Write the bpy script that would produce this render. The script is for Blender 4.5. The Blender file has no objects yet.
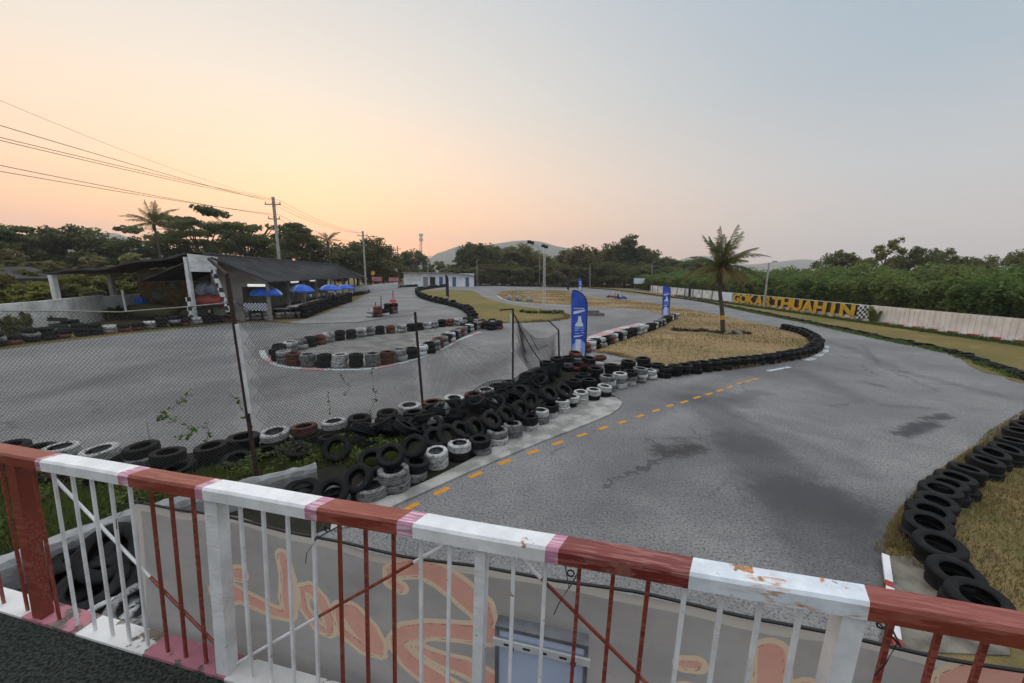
import bpy, math, random
import numpy as np
from mathutils import Vector, Matrix, Euler
R = random.Random(7)
NR = np.random.default_rng(11)
PI = math.pi
sc = bpy.context.scene
COL = sc.collection
# ------------------------------------------------------------------ camera
F = 385.0; PITCH = math.radians(10.2); ROLL = math.radians(0.84); CX, CY = 512.0, 341.5; H = 3.85
fwd = np.array([0, math.cos(PITCH), -math.sin(PITCH)]); _u0 = np.array([0, math.sin(PITCH), math.cos(PITCH)]); _r0 = np.array([1.0, 0, 0])
_c, _s = math.cos(ROLL), math.sin(ROLL)
rightv = _c*_r0 + _s*_u0; upv = -_s*_r0 + _c*_u0
CAM = np.array([0, 0, H])
def ray(x, y): return fwd + rightv*(x-CX)/F - upv*(y-CY)/F
def P(x, y, z=0.0):
    d = ray(x, y); return CAM + d*((z-H)/d[2])
def A(x, y, Y):
    d = ray(x, y); return CAM + d*(Y/d[1])
def PL(pts, z=0.0): return [tuple(P(x, y, z)[:2]) for x, y in pts]
cd = bpy.data.cameras.new('camera'); cam = bpy.data.objects.new('camera', cd); COL.objects.link(cam)
cd.sensor_width = 36; cd.lens = F/1024*36; cd.clip_end = 9000; cd.clip_start = 0.02
M = Matrix((( rightv[0], upv[0], -fwd[0], 0), (rightv[1], upv[1], -fwd[1], 0), (rightv[2], upv[2], -fwd[2], H), (0, 0, 0, 1)))
cam.matrix_world = M
sc.camera = cam
# ------------------------------------------------------------------ render settings
sc.render.engine = 'CYCLES'
sc.cycles.use_denoising = True
sc.cycles.max_bounces = 6; sc.cycles.diffuse_bounces = 3; sc.cycles.glossy_bounces = 2; sc.cycles.transparent_max_bounces = 8
sc.cycles.volume_bounces = 1
sc.view_settings.view_transform = 'Standard'; sc.view_settings.look = 'None'; sc.view_settings.exposure = .5; sc.view_settings.gamma = 1
sc.view_settings.use_curve_mapping = False
# ------------------------------------------------------------------ node helpers
class NT:
    def __init__(s, nt): s.nt = nt; s.n = nt.nodes; s.l = nt.links
    def new(s, t, **k):
        n = s.n.new(t)
        for a, v in k.items(): setattr(n, a, v)
        return n
    def put(s, inp, v):
        if isinstance(v, bpy.types.NodeSocket): s.l.new(v, inp)
        elif isinstance(v, (tuple, list)) and len(v) == 3 and inp.type == 'RGBA': inp.default_value = (*v, 1)
        else: inp.default_value = v
    def math(s, op, a, b=0.0, c=0.0, clamp=False):
        n = s.new('ShaderNodeMath', operation=op, use_clamp=clamp)
        for i, v in enumerate((a, b, c)): s.put(n.inputs[i], v)
        return n.outputs[0]
    def vm(s, op, a, b=(0, 0, 0), out=0):
        n = s.new('ShaderNodeVectorMath', operation=op); s.put(n.inputs[0], a)
        if op == 'SCALE': s.put(n.inputs['Scale'], b)
        else: s.put(n.inputs[1], b)
        return n.outputs[out]
    def mix(s, f, a, b, mode='MIX'):
        n = s.new('ShaderNodeMix', data_type='RGBA', blend_type=mode); n.clamp_factor = True
        s.put(n.inputs['Factor'], f); s.put(n.inputs[6], a); s.put(n.inputs[7], b); return n.outputs[2]
    def noise(s, vec, scale, detail=4, rough=.55, out=0, dist=0.0):
        n = s.new('ShaderNodeTexNoise'); s.put(n.inputs['Vector'], vec); n.inputs['Scale'].default_value = scale
        n.inputs['Detail'].default_value = detail; n.inputs['Roughness'].default_value = rough; n.inputs['Distortion'].default_value = dist
        return n.outputs[out]
    def mr(s, v, a, b, c=0.0, d=1.0, smooth=True):
        n = s.new('ShaderNodeMapRange', interpolation_type='SMOOTHSTEP' if smooth else 'LINEAR'); s.put(n.inputs[0], v)
        for i, q in enumerate((a, b, c, d)): n.inputs[i+1].default_value = q
        return n.outputs[0]
    def scalev(s, vec, sx, sy, sz): return s.vm('MULTIPLY', vec, (sx, sy, sz))
    def ramp(s, v, stops):
        n = s.new('ShaderNodeValToRGB'); s.put(n.inputs[0], v); e = n.color_ramp.elements
        while len(e) < len(stops): e.new(0.5)
        for k, (p, c) in zip(e, stops): k.position = p; k.color = (*c, 1)
        return n.outputs[0]
    def bump(s, h, strength=.3, dist=.02):
        n = s.new('ShaderNodeBump'); s.put(n.inputs['Height'], h); n.inputs['Strength'].default_value = strength; n.inputs['Distance'].default_value = dist
        return n.outputs[0]
MATS = {}
def newmat(name):
    m = bpy.data.materials.new(name); m.use_nodes = True; N = NT(m.node_tree)
    b = N.n['Principled BSDF']; MATS[name] = m
    return m, N, b
def coords(N, rnd=True):
    tc = N.new('ShaderNodeTexCoord').outputs['Object']
    if not rnd: return tc
    oi = N.new('ShaderNodeObjectInfo').outputs['Random']
    return N.vm('ADD', tc, N.vm('SCALE', (17.3, 9.1, 5.7), N.math('MULTIPLY', oi, 7.0)))
def pm(name, c1, c2=None, scale=4.0, rough=.7, bump=0.0, bscale=None, lo=.35, hi=.65, metal=0.0, rnd=True, detail=5, spec=.4):
    m, N, b = newmat(name); v = coords(N, rnd)
    c2 = c2 or tuple(x*.7 for x in c1)
    n = N.noise(v, scale, detail)
    N.put(b.inputs['Base Color'], N.mix(N.mr(n, lo, hi), c1, c2))
    b.inputs['Roughness'].default_value = rough; b.inputs['Metallic'].default_value = metal; b.inputs['Specular IOR Level'].default_value = spec
    if bump: N.put(b.inputs['Normal'], N.bump(N.noise(v, bscale or scale*6, 4), bump, .02))
    return m
def painted(name, paint, under, chip=.62, scale=9, scratch=None, rough=.5, under2=None, spec=.4, scr=.8, ml=.36, fine=1.0):
    """old paint with chips down to what is underneath, streaked along the length"""
    m, N, b = newmat(name); v = coords(N, True)
    n1 = N.noise(N.scalev(v, 1, 1, 1.6), scale, 6, .65)
    big = N.noise(v, scale*.25, 2)
    t = N.math('ADD', n1, N.math('MULTIPLY', N.math('SUBTRACT', big, .5), .45))
    f = N.mr(t, chip, chip+.035)
    tone = N.mix(N.mr(N.noise(v, scale*.7, 4), .3, .7), paint, tuple(x*.8 for x in paint))
    grime = N.mix(N.mr(N.noise(v, scale*3, 5, .7), .5, .8, 0, .45), tone, tuple(x*.55 for x in paint))
    if scratch:
        vr = N.new('ShaderNodeVectorRotate', rotation_type='Z_AXIS'); N.put(vr.inputs['Vector'], v); vr.inputs['Angle'].default_value = .226
        sv = N.scalev(vr.outputs[0], 7.0*fine, 110, 70)
        msk = N.mr(N.noise(v, 3.5*fine, 3), ml, ml+.14)
        grime = N.mix(N.math('MULTIPLY', N.mr(N.noise(sv, 1.0, 4, .65), .49, .56, 0, 1), N.math('MULTIPLY', msk, scr)), grime, scratch)
    un = N.mix(N.mr(N.noise(v, scale*2, 3), .4, .6), under, under2 or tuple(x*.5 for x in under))
    N.put(b.inputs['Base Color'], N.mix(f, grime, un)); b.inputs['Roughness'].default_value = rough
    b.inputs['Specular IOR Level'].default_value = spec
    N.put(b.inputs['Normal'], N.bump(N.math('SUBTRACT', N.noise(v, scale*4, 5), f), .25, .004))
    return m
# ------------------------------------------------------------------ mesh builder
def tag(o, label=None, cat=None, group=None, kind=None):
    if label: o['label'] = label
    if cat: o['category'] = cat
    if group: o['group'] = group
    if kind: o['kind'] = kind
    return o
def empty(name, loc, label=None, cat=None, group=None, rz=0.0):
    o = bpy.data.objects.new(name, None); COL.objects.link(o); o.location = loc; o.rotation_euler = (0, 0, rz); o.empty_display_size = .2
    return tag(o, label, cat, group)
def wloc(o):
    v = Vector((0, 0, 0))
    while o is not None: v += Vector(o.location); o = o.parent
    return v
class MB:
    def __init__(s): s.v = []; s.f = []; s.m = []
    def quad(s, pts, mi=0):
        i = len(s.v); s.v += [tuple(p) for p in pts]; s.f.append(tuple(range(i, i+len(pts)))); s.m.append(mi); return s
    def box(s, c, size, mi=0, rz=0.0, rot=None):
        x, y, z = [q/2 for q in size]; Rm = rot or Matrix.Rotation(rz, 3, 'Z'); i = len(s.v)
        for a in (-1, 1):
            for b in (-1, 1):
                for d in (-1, 1): s.v.append(tuple(Vector(c)+Rm@Vector((a*x, b*y, d*z))))
        for q in ((0, 1, 3, 2), (4, 6, 7, 5), (0, 4, 5, 1), (2, 3, 7, 6), (0, 2, 6, 4), (1, 5, 7, 3)):
            s.f.append(tuple(i+k for k in q)); s.m.append(mi)
        return s
    def tube(s, pts, r, n=8, mi=0, cap=True, squash=1.0):
        pts = [Vector(p) for p in pts]; rs = r if isinstance(r, (list, tuple)) else [r]*len(pts); i = len(s.v)
        for k, p in enumerate(pts):
            t = (pts[min(k+1, len(pts)-1)]-pts[max(k-1, 0)])
            t = t.normalized() if t.length > 1e-9 else Vector((0, 0, 1))
            ref = Vector((0, 0, 1)) if abs(t.z) < .9 else Vector((1, 0, 0))
            a = t.cross(ref).normalized(); b = t.cross(a).normalized()
            for q in range(n):
                an = 2*PI*(q+.5)/n; s.v.append(tuple(p+(a*math.cos(an)+b*math.sin(an)*squash)*rs[k]))
        for k in range(len(pts)-1):
            for q in range(n):
                q2 = (q+1) % n; s.f.append((i+k*n+q, i+k*n+q2, i+(k+1)*n+q2, i+(k+1)*n+q)); s.m.append(mi)
        if cap:
            s.f.append(tuple(i+q for q in range(n))[::-1]); s.m.append(mi)
            e = i+(len(pts)-1)*n; s.f.append(tuple(e+q for q in range(n))); s.m.append(mi)
        return s
    def bar(s, p0, p1, w, d, mi=0, up=(0, 0, 1)):
        """rectangular bar from p0 to p1; w across (horizontal), d the other way"""
        p0, p1 = Vector(p0), Vector(p1); t = (p1-p0).normalized(); upv_ = Vector(up)
        if abs(t.dot(upv_)) > .98: upv_ = Vector((0, 1, 0))
        a = t.cross(upv_).normalized(); b = a.cross(t).normalized(); i = len(s.v)
        for p in (p0, p1):
            for q, e in ((-1, -1), (1, -1), (1, 1), (-1, 1)): s.v.append(tuple(p+a*(q*w/2)+b*(e*d/2)))
        for q in ((0, 1, 2, 3), (7, 6, 5, 4), (0, 4, 5, 1), (1, 5, 6, 2), (2, 6, 7, 3), (3, 7, 4, 0)):
            s.f.append(tuple(i+k for k in q)); s.m.append(mi)
        return s
    def lathe(s, prof, c=(0, 0, 0), n=24, mi=0, closed=False, rot=None):
        i = len(s.v); Rm = rot or Matrix.Identity(3); m = len(prof)
        for q in range(n):
            a = 2*PI*q/n
            for r, z in prof: s.v.append(tuple(Vector(c)+Rm@Vector((r*math.cos(a), r*math.sin(a), z))))
        for q in range(n):
            q2 = (q+1) % n
            for k in range(m if closed else m-1):
                k2 = (k+1) % m; s.f.append((i+q*m+k, i+q2*m+k, i+q2*m+k2, i+q*m+k2)); s.m.append(mi)
        return s
    def prism(s, poly, fn, th, mi=0):
        """poly: 2-D outline; fn(u, v, w) -> world; extruded from w=0 to w=th"""
        i = len(s.v); n = len(poly)
        for w in (0, th):
            for u, v in poly: s.v.append(tuple(fn(u, v, w)))
        s.f.append(tuple(i+k for k in range(n))); s.m.append(mi)
        s.f.append(tuple(i+n+k for k in range(n))[::-1]); s.m.append(mi)
        for k in range(n):
            k2 = (k+1) % n; s.f.append((i+k, i+n+k, i+n+k2, i+k2)); s.m.append(mi)
        return s
    def build(s, name, mats, parent=None, origin=None, smooth=False, local=False):
        me = bpy.data.meshes.new(name)
        o = bpy.data.objects.new(name, me); COL.objects.link(o)
        off = Vector((0, 0, 0))
        if parent is not None:
            o.parent = parent
            if not local: off = wloc(parent)
        elif origin is not None: off = Vector(origin); o.location = off
        vv = [(x-off.x, y-off.y, z-off.z) for x, y, z in s.v] if off.length else s.v
        me.from_pydata(vv, [], s.f)
        for m in (mats if isinstance(mats, (list, tuple)) else [mats]): me.materials.append(m)
        if any(s.m): me.polygons.foreach_set('material_index', s.m)
        if smooth: me.polygons.foreach_set('use_smooth', [True]*len(s.f))
        me.update(); fixn(me)
        return o
def fixn(me):
    import bmesh
    if len(me.polygons) > 60000: return
    bm = bmesh.new(); bm.from_mesh(me); bmesh.ops.recalc_face_normals(bm, faces=bm.faces); bm.to_mesh(me); bm.free()
def kids(o): return [c for c in o.children]
def dup(root, loc, rz=0.0, label=None, group=None, scale=None, depth=True):
    r = root.copy(); COL.objects.link(r); r.location = loc; r.rotation_euler = (0, 0, rz)
    if scale is not None: r.scale = scale if isinstance(scale, tuple) else (scale,)*3
    if label: r['label'] = label
    if group: r['group'] = group
    def rec(a, b):
        for ch in kids(a):
            c = ch.copy(); COL.objects.link(c); c.parent = b; rec(ch, c)
    pairs = list(root.children)
    for ch in pairs:
        c = ch.copy(); COL.objects.link(c); c.parent = r
        for g in list(ch.children):
            d = g.copy(); COL.objects.link(d); d.parent = c
    return r
def spline(pts, step, closed=False):
    """Catmull-Rom through pts, resampled about every step metres"""
    p = [np.array(q, float) for q in pts]; n = len(p); out = []
    for i in range(n if closed else n-1):
        if closed: a, b, c, d = p[(i-1) % n], p[i], p[(i+1) % n], p[(i+2) % n]
        else: a, b, c, d = p[max(i-1, 0)], p[i], p[i+1], p[min(i+2, n-1)]
        k = max(1, int(np.linalg.norm(c-b)/step))
        for j in range(k):
            t = j/k; out.append(.5*((2*b)+(-a+c)*t+(2*a-5*b+4*c-d)*t*t+(-a+3*b-3*c+d)*t**3))
    if not closed: out.append(p[-1])
    return out
def along(pts, step):
    """points every step metres along a polyline with tangents"""
    p = [np.array(q, float) for q in pts]; seg = [np.linalg.norm(b-a) for a, b in zip(p, p[1:])]; L = sum(seg); n = max(1, int(round(L/step))); out = []
    for k in range(n+1):
        s = L*k/n
        for i, g in enumerate(seg):
            if s <= g+1e-9 or i == len(seg)-1:
                out.append((p[i]+(p[i+1]-p[i])*min(1, s/max(g, 1e-9)), (p[i+1]-p[i])/max(g, 1e-9))); break
            s -= g
    return out
def sheet(name, pts, z, mat, kind='structure', skirt=0.0):
    import bmesh
    bm = bmesh.new(); vs = [bm.verts.new((q[0], q[1], z)) for q in pts]; f = bm.faces.new(vs)
    if skirt:
        n = len(vs); lo = [bm.verts.new((q[0], q[1], z-skirt)) for q in pts]
        for i in range(n): bm.faces.new((vs[i], lo[i], lo[(i+1) % n], vs[(i+1) % n]))
    bmesh.ops.triangulate(bm, faces=[f]); bmesh.ops.recalc_face_normals(bm, faces=bm.faces)
    tot = sum(q.normal.z for q in bm.faces)
    if tot < 0: bmesh.ops.reverse_faces(bm, faces=bm.faces)
    me = bpy.data.meshes.new(name); bm.to_mesh(me); bm.free(); me.materials.append(mat)
    o = bpy.data.objects.new(name, me); COL.objects.link(o)
    if kind: o['kind'] = kind
    return o
ORD = 'first second third fourth fifth sixth seventh eighth ninth tenth eleventh twelfth thirteenth fourteenth fifteenth sixteenth seventeenth eighteenth nineteenth twentieth'.split()
TENS = {20: 'twenty', 30: 'thirty', 40: 'forty', 50: 'fifty', 60: 'sixty', 70: 'seventy', 80: 'eighty', 90: 'ninety'}
def ordw(i):
    i += 1
    if i <= 20: return ORD[i-1]
    if i > 99: return 'hundred-and-'+ordw(i-101) if i > 100 else 'hundredth'
    t, u = i//10*10, i % 10
    return TENS[t][:-1]+'ieth' if u == 0 else TENS[t]+'-'+ORD[u-1]
# ------------------------------------------------------------------ materials
m_asph, N, b = newmat('asphalt')
v = coords(N, False)
warp = N.vm('ADD', v, N.vm('SCALE', N.vm('SUBTRACT', N.noise(v, .9, 4, .6, 1), (.5, .5, .5)), .9))
fine = N.noise(v, 26, 4, .8); mid = N.noise(v, 2.2, 5, .6); big = N.noise(v, .22, 4, .55); streak = N.noise(N.scalev(warp, .35, 1.6, 1), .8, 4)
c = N.mix(N.mr(big, .35, .65), (.148, .144, .141), (.245, .238, .229))
c = N.mix(N.mr(mid, .3, .75, 0, .5), c, (.12, .12, .128))
c = N.mix(N.mr(streak, .5, .75, 0, .4), c, (.23, .225, .22))
spk = N.mr(N.noise(N.vm('ADD', v, (5, 3, 1)), 26, 3, .8), .50, .72)
c = N.mix(N.math('MULTIPLY', spk, .7), c, (.36, .355, .35))
c = N.mix(N.mr(fine, .49, .62, 0, .9), c, (.042, .042, .044))
def capsule(N, pv, a, bb, r0, r1):
    a3 = (a[0], a[1], 0.0); ba = (bb[0]-a[0], bb[1]-a[1], 0.0); L2 = ba[0]**2+ba[1]**2
    pa = N.vm('SUBTRACT', pv, a3); h = N.math('DIVIDE', N.vm('DOT_PRODUCT', pa, ba, 1), L2, clamp=True)
    d = N.vm('LENGTH', N.vm('SUBTRACT', pa, N.vm('SCALE', ba, h)), out=1)
    return N.mr(d, r0, r1, 1.0, 0.0)
flat = N.scalev(warp, 1, 1, 0)
stains = [((712, 408), (750, 446), .3, 1.0, -.5), ((750, 446), (805, 502), .5, 1.2, -.46), ((805, 502), (858, 566), .6, 1.3, -.5), ((800, 496), (866, 512), .3, .9, -.5), ((690, 398), (740, 402), .2, .8, -.4), ((670, 395), (700, 392), .3, 1.2, .4),
          ((900, 433), (916, 431), .05, .3, .75), ((915, 428), (930, 424), .08, .32, .8), ((930, 418), (946, 416), .03, .25, .7), ((865, 383), (882, 386), .05, .3, .5),
          ((880, 405), (930, 408), .03, .3, .3), ((700, 398), (860, 470), .1, .5, .22), ((560, 500), (700, 440), .3, 1.2, .25), ((620, 520), (650, 560), .3, 1.0, .2), ((760, 372), (860, 360), .5, 1.6, .25), ((60, 420), (330, 372), .5, 1.8, .3), ((120, 380), (300, 345), .4, 1.4, .3), ((430, 390), (520, 350), .3, 1.2, .25), ((580, 335), (640, 318), .3, 1.6, .3)]
warp2 = N.vm('ADD', v, N.vm('SCALE', N.vm('SUBTRACT', N.noise(v, 3.2, 6, .7, 1), (.5, .5, .5)), 1.1)); flat2 = N.scalev(warp2, 1, 1, 0)
stains += [((1000, 396), (905, 372), .05, .5, -.35), ((905, 372), (850, 348), .05, .5, -.35), ((850, 348), (790, 330), .1, .7, -.3), ((940, 392), (880, 366), .02, .16, -.4), ((880, 366), (862, 345), .02, .16, -.4),
           ((690, 400), (640, 412), .1, .8, -.3), ((604, 487), (640, 470), .0, .09, -.8), ((640, 470), (668, 456), .0, .12, -.8), ((655, 446), (672, 452), .05, .28, -.75), ((676, 452), (698, 446), .05, .25, -.75), ((655, 444), (650, 440), .0, .1, -.7),
           ((742, 372), (700, 388), .05, .8, -.3), ((800, 372), (860, 400), .05, .7, -.28), ((770, 420), (850, 440), .05, .5, -.25), ((640, 470), (720, 520), .2, 1.0, -.12), ((730, 400), (760, 392), .1, .5, -.35), ((860, 520), (868, 560), .05, .5, -.4),
           ((900, 434), (914, 430), .03, .28, -.85), ((914, 428), (928, 423), .05, .28, -.85), ((928, 420), (944, 414), .02, .22, -.8),
           ((40, 395), (200, 352), .1, .9, -.3), ((250, 400), (400, 372), .1, .9, -.3), ((480, 372), (540, 345), .1, .8, -.3), ((330, 330), (460, 300), .1, 1.0, -.2)]
for p0, p1, r0, r1, st in stains:
    k = capsule(N, flat if st > 0 else flat2, P(*p0), P(*p1), r0, r1)
    c = N.mix(N.math('MULTIPLY', k, abs(st)), c, (.042, .042, .047))
# broken patch and its cracks
k = capsule(N, flat, P(668, 452), P(694, 448), .12, .5)
c = N.mix(N.math('MULTIPLY', k, N.mr(N.noise(v, 7, 5, .7), .35, .55, .15, .85)), c, (.035, .032, .03))
vor = N.new('ShaderNodeTexVoronoi', feature='DISTANCE_TO_EDGE'); N.put(vor.inputs['Vector'], N.vm('ADD', v, N.vm('SCALE', N.noise(v, 1.5, 5, .65, 1), .7))); vor.inputs['Scale'].default_value = .42
crk = N.math('MULTIPLY', N.mr(vor.outputs['Distance'], .003, .016, 1, 0), N.mr(N.noise(v, .35, 2), .53, .66))
c = N.mix(N.math('MULTIPLY', crk, .55), c, (.035, .035, .037))
N.put(b.inputs['Base Color'], c); b.inputs['Roughness'].default_value = .82; b.inputs['Specular IOR Level'].default_value = .35
N.put(b.inputs['Normal'], N.bump(N.math('ADD', fine, N.math('MULTIPLY', mid, .3)), .5, .012))

def grassmat(name, dry, green, gth=(.45, .6), dirt=(.16, .11, .07), scale=.25):
    m, N, b = newmat(name); v = coords(N, False)
    n1 = N.noise(v, scale, 4, .6); n2 = N.noise(v, 3.0, 5, .65); n3 = N.noise(v, 28, 3, .7)
    c = N.mix(N.mr(n1, *gth), dry, green)
    c = N.mix(N.mr(n2, .45, .75, 0, .75), c, dirt)
    c = N.mix(N.mr(N.noise(N.vm('ADD', v, (31, 7, 0)), .6, 4, .6), .55, .7, 0, .6), c, tuple(min(1, x*1.5) for x in dry))
    c = N.mix(N.mr(n3, .4, .75, 0, .4), c, tuple(x*.45 for x in dry))
    N.put(b.inputs['Base Color'], c); b.inputs['Roughness'].default_value = .95; b.inputs['Specular IOR Level'].default_value = .1
    N.put(b.inputs['Normal'], N.bump(N.math('ADD', n3, n2), .9, .05)); return m
m_ground = grassmat('dry_ground', (.20, .145, .062), (.12, .115, .04))
m_island = grassmat('dry_grass', (.315, .22, .115), (.215, .175, .08), (.46, .66), (.16, .112, .072))
m_verge = grassmat('right_dry_grass', (.25, .18, .08), (.14, .13, .048), (.4, .6), (.12, .09, .055), .6)
m_green = grassmat('green_grass', (.215, .165, .062), (.14, .14, .045), (.4, .62), scale=.16)
m_weed = grassmat('weedy_soil', (.036, .033, .026), (.024, .028, .015), (.45, .65), (.026, .022, .019), .8)  # dark soil; shade between the tyres is put into its colour too
m_gravel = pm('gravel', (.24, .23, .215), (.14, .135, .125), 1.2, .9, .8, 40, rnd=False)
m_conc = pm('concrete', (.36, .35, .325), (.20, .195, .18), 2.2, .85, .6, 30, rnd=False, detail=9, lo=.38, hi=.62)
m_conc2 = pm('old_concrete', (.30, .30, .30), (.15, .15, .15), 2.5, .85, .6, 22)
m_slab = pm('mossy_slab', (.20, .18, .145), (.09, .08, .065), 3.5, .9, .8, 30, rnd=False, detail=8)
m_yellow = painted('road_yellow', (.55, .24, .02), (.14, .13, .12), .66, 14, rough=.75)
m_whiteline = painted('road_white', (.46, .5, .5), (.16, .16, .16), .6, 8, rough=.75)
m_redline = painted('road_red', (.36, .11, .09), (.2, .17, .16), .6, 8, rough=.75)
m_pinkline = painted('kerb_pink', (.46, .27, .27), (.3, .29, .28), .66, 4, rough=.8)
# tyres
def tyremat(name, paint, cover):
    m, N, b = newmat(name); v = coords(N, True)
    dust = N.noise(v, 5, 5, .6); rub = N.mix(N.mr(dust, .45, .8, 0, .8), (.007, .007, .0075), (.022, .021, .020))
    rub = N.mix(N.mr(N.noise(v, 22, 4, .7), .55, .78, 0, .5), rub, (.045, .042, .038))
    if paint is None: c = rub
    else:
        n = N.math('ADD', N.noise(N.scalev(v, 1, 1, 2.5), 5.5, 6, .8), N.math('MULTIPLY', N.math('SUBTRACT', N.noise(N.scalev(v, 1, 1, 3), 26, 3, .7), .5), .5))
        pt = N.mix(N.mr(N.noise(v, 9, 4), .35, .7, 0, .6), paint, tuple(x*.45 for x in paint))
        c = N.mix(N.mr(n, cover, cover+.12), pt, rub)
        c = N.mix(N.mr(N.noise(N.scalev(v, 1, 1, 4), 14, 4, .7), .45, .7, 0, .6), c, tuple(x*.3 for x in paint))
        rr = N.vm('LENGTH', N.scalev(N.new('ShaderNodeTexCoord').outputs['Object'], 1, 1, 0), out=1)
        c = N.mix(N.mr(rr, .17, .205, 1, 0), c, rub)
    N.put(b.inputs['Base Color'], c); b.inputs['Roughness'].default_value = .8; b.inputs['Specular IOR Level'].default_value = .22
    N.put(b.inputs['Normal'], N.bump(N.noise(v, 40, 3), .3, .004)); return m
TM = {'black': tyremat('black_rubber', None, 0), 'white': tyremat('white_painted_rubber', (.50, .50, .485), .53), 'grey': tyremat('greyed_rubber', (.21, .21, .205), .50), 'brown': tyremat('red_brown_rubber', (.105, .040, .030), .54)}
TW = {'black': 'black', 'white': 'white-painted', 'grey': 'greyed', 'brown': 'red-brown'}
# rail paint
m_rwhite = painted('rail_white', (.80, .81, .82), (.42, .19, .06), .665, 12, (.50, .42, .34), under2=(.2, .09, .04), rough=.4, spec=.5, scr=.4, ml=.52, fine=1.6)
m_rwhite2 = painted('rail_white_chipped', (.70, .75, .80), (.48, .22, .06), .605, 17, (.46, .20, .05), under2=(.24, .12, .06), rough=.4, spec=.5, scr=.9, ml=.48, fine=2.2)
m_rred = painted('rail_red', (.225, .042, .024), (.12, .03, .02), .66, 10, (.30, .085, .06), rough=.42, spec=.5, scr=.9)
m_rred2 = painted('rail_red_worn', (.165, .024, .018), (.25, .09, .07), .66, 10, (.30, .11, .09), rough=.42, spec=.5, scr=.9)
m_rpink = painted('rail_pink', (.46, .20, .28), (.3, .08, .08), .66, 10, (.68, .48, .54), rough=.45, scr=1.0)
m_kpink = painted('kerb_pink_paint', (.42, .16, .20), (.18, .14, .13), .58, 7, rough=.6)
m_kwhite = painted('kerb_white_paint', (.72, .71, .69), (.20, .16, .13), .60, 6, rough=.6)
m_matg = pm('dark_turf_mat', (.070, .078, .070), (.020, .024, .021), 75, .95, 1.0, 160, spec=.1, lo=.4, hi=.6)
m_black = pm('black_plastic', (.012, .012, .013), (.02, .02, .02), 10, .5)
m_steel = pm('galvanised_steel', (.30, .31, .33), (.2, .21, .22), 8, .45, metal=.6)
m_rust = pm('rusty_steel', (.055, .026, .02), (.025, .014, .012), 12, .8, .4)
m_white = pm('white_paint', (.66, .67, .68), (.5, .5, .5), 2.5, .6)
m_panel = pm('blue_white_acrylic', (.52, .58, .72), (.46, .52, .66), 1.5, .3, spec=.5)
m_wire = pm('net_wire', (.035, .035, .034), (.06, .055, .05), 3, .6, metal=.3)
m_roof = pm('grey_roof_sheet', (.075, .073, .076), (.048, .047, .050), .8, .95, spec=.08)
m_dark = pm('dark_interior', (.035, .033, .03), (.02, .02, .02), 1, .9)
m_greywall = pm('grey_render', (.26, .25, .235), (.17, .16, .15), 1.0, .9)
m_whitewall = pm('white_render', (.72, .73, .72), (.42, .43, .42), .9, .85, lo=.4, hi=.7)
m_cream = pm('cream_sheet', (.82, .76, .70), (.69, .63, .57), 1.5, .7)
m_blue = pm('blue_fabric', (.018, .085, .42), (.03, .13, .52), 2, .7)
m_blue2 = pm('blue_flag_fabric', (.022, .06, .42), (.04, .11, .52), 2.5, .7)
m_lblue = pm('pale_blue_print', (.22, .35, .72), (.35, .48, .8), 5, .7)
m_navy = pm('navy_fabric', (.015, .018, .03), (.03, .03, .04), 3, .8)
m_fabw = pm('white_print', (.72, .76, .84), (.62, .68, .8), 4, .7)
m_pole = pm('concrete_pole', (.42, .40, .375), (.30, .285, .27), 2.0, .85)
m_ylet = painted('yellow_letter', (.62, .36, .02), (.2, .12, .03), .66, 2.5, rough=.6)
m_wood = pm('weathered_wood', (.10, .075, .055), (.05, .04, .03), 5, .85)
m_bark = pm('bark', (.10, .082, .065), (.05, .042, .035), 6, .9, .6, 20)
m_redp = pm('red_paint', (.40, .03, .025), (.25, .02, .02), 4, .5)
m_green_p = pm('green_paint', (.03, .16, .08), (.02, .1, .05), 4, .5)
m_brick = pm('faded_red_cloth', (.28, .05, .035), (.12, .03, .03), 3, .8)
m_tarp = pm('blue_grey_tarp', (.10, .12, .16), (.30, .32, .36), 2.2, .5, .8, 6)
m_stone = pm('stone', (.22, .21, .20), (.12, .115, .11), 5, .9, .6, 15)
m_mulch = pm('dark_mulch', (.06, .045, .035), (.13, .09, .06), 4, .95, 1, 20)
mchk, N, b = newmat('checker')
ck = N.new('ShaderNodeTexChecker'); N.put(ck.inputs['Vector'], N.new('ShaderNodeTexCoord').outputs['Object']); ck.inputs['Scale'].default_value = 3.2; ck.inputs[1].default_value = (.6, .6, .6, 1); ck.inputs[2].default_value = (.02, .02, .02, 1)
N.put(b.inputs['Base Color'], ck.outputs[0]); b.inputs['Roughness'].default_value = .7
mmur, N, b = newmat('mural_paint'); v = coords(N, False)
n = N.noise(v, .9, 3, .5, dist=1.5)
N.put(b.inputs['Base Color'], N.ramp(n, [(0, (.02, .02, .02)), (.36, (.04, .05, .03)), (.44, (.20, .15, .03)), (.5, (.14, .06, .03)), (.56, (.06, .08, .03)), (.66, (.16, .15, .12)), (1, (.03, .03, .03))])); b.inputs['Roughness'].default_value = .8
mlamp, N, b = newmat('tube_lamp_glow'); N.put(b.inputs['Base Color'], (.8, .8, .8)); N.put(b.inputs['Emission Color'], (1, .97, .9)); b.inputs['Emission Strength'].default_value = .38
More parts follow.
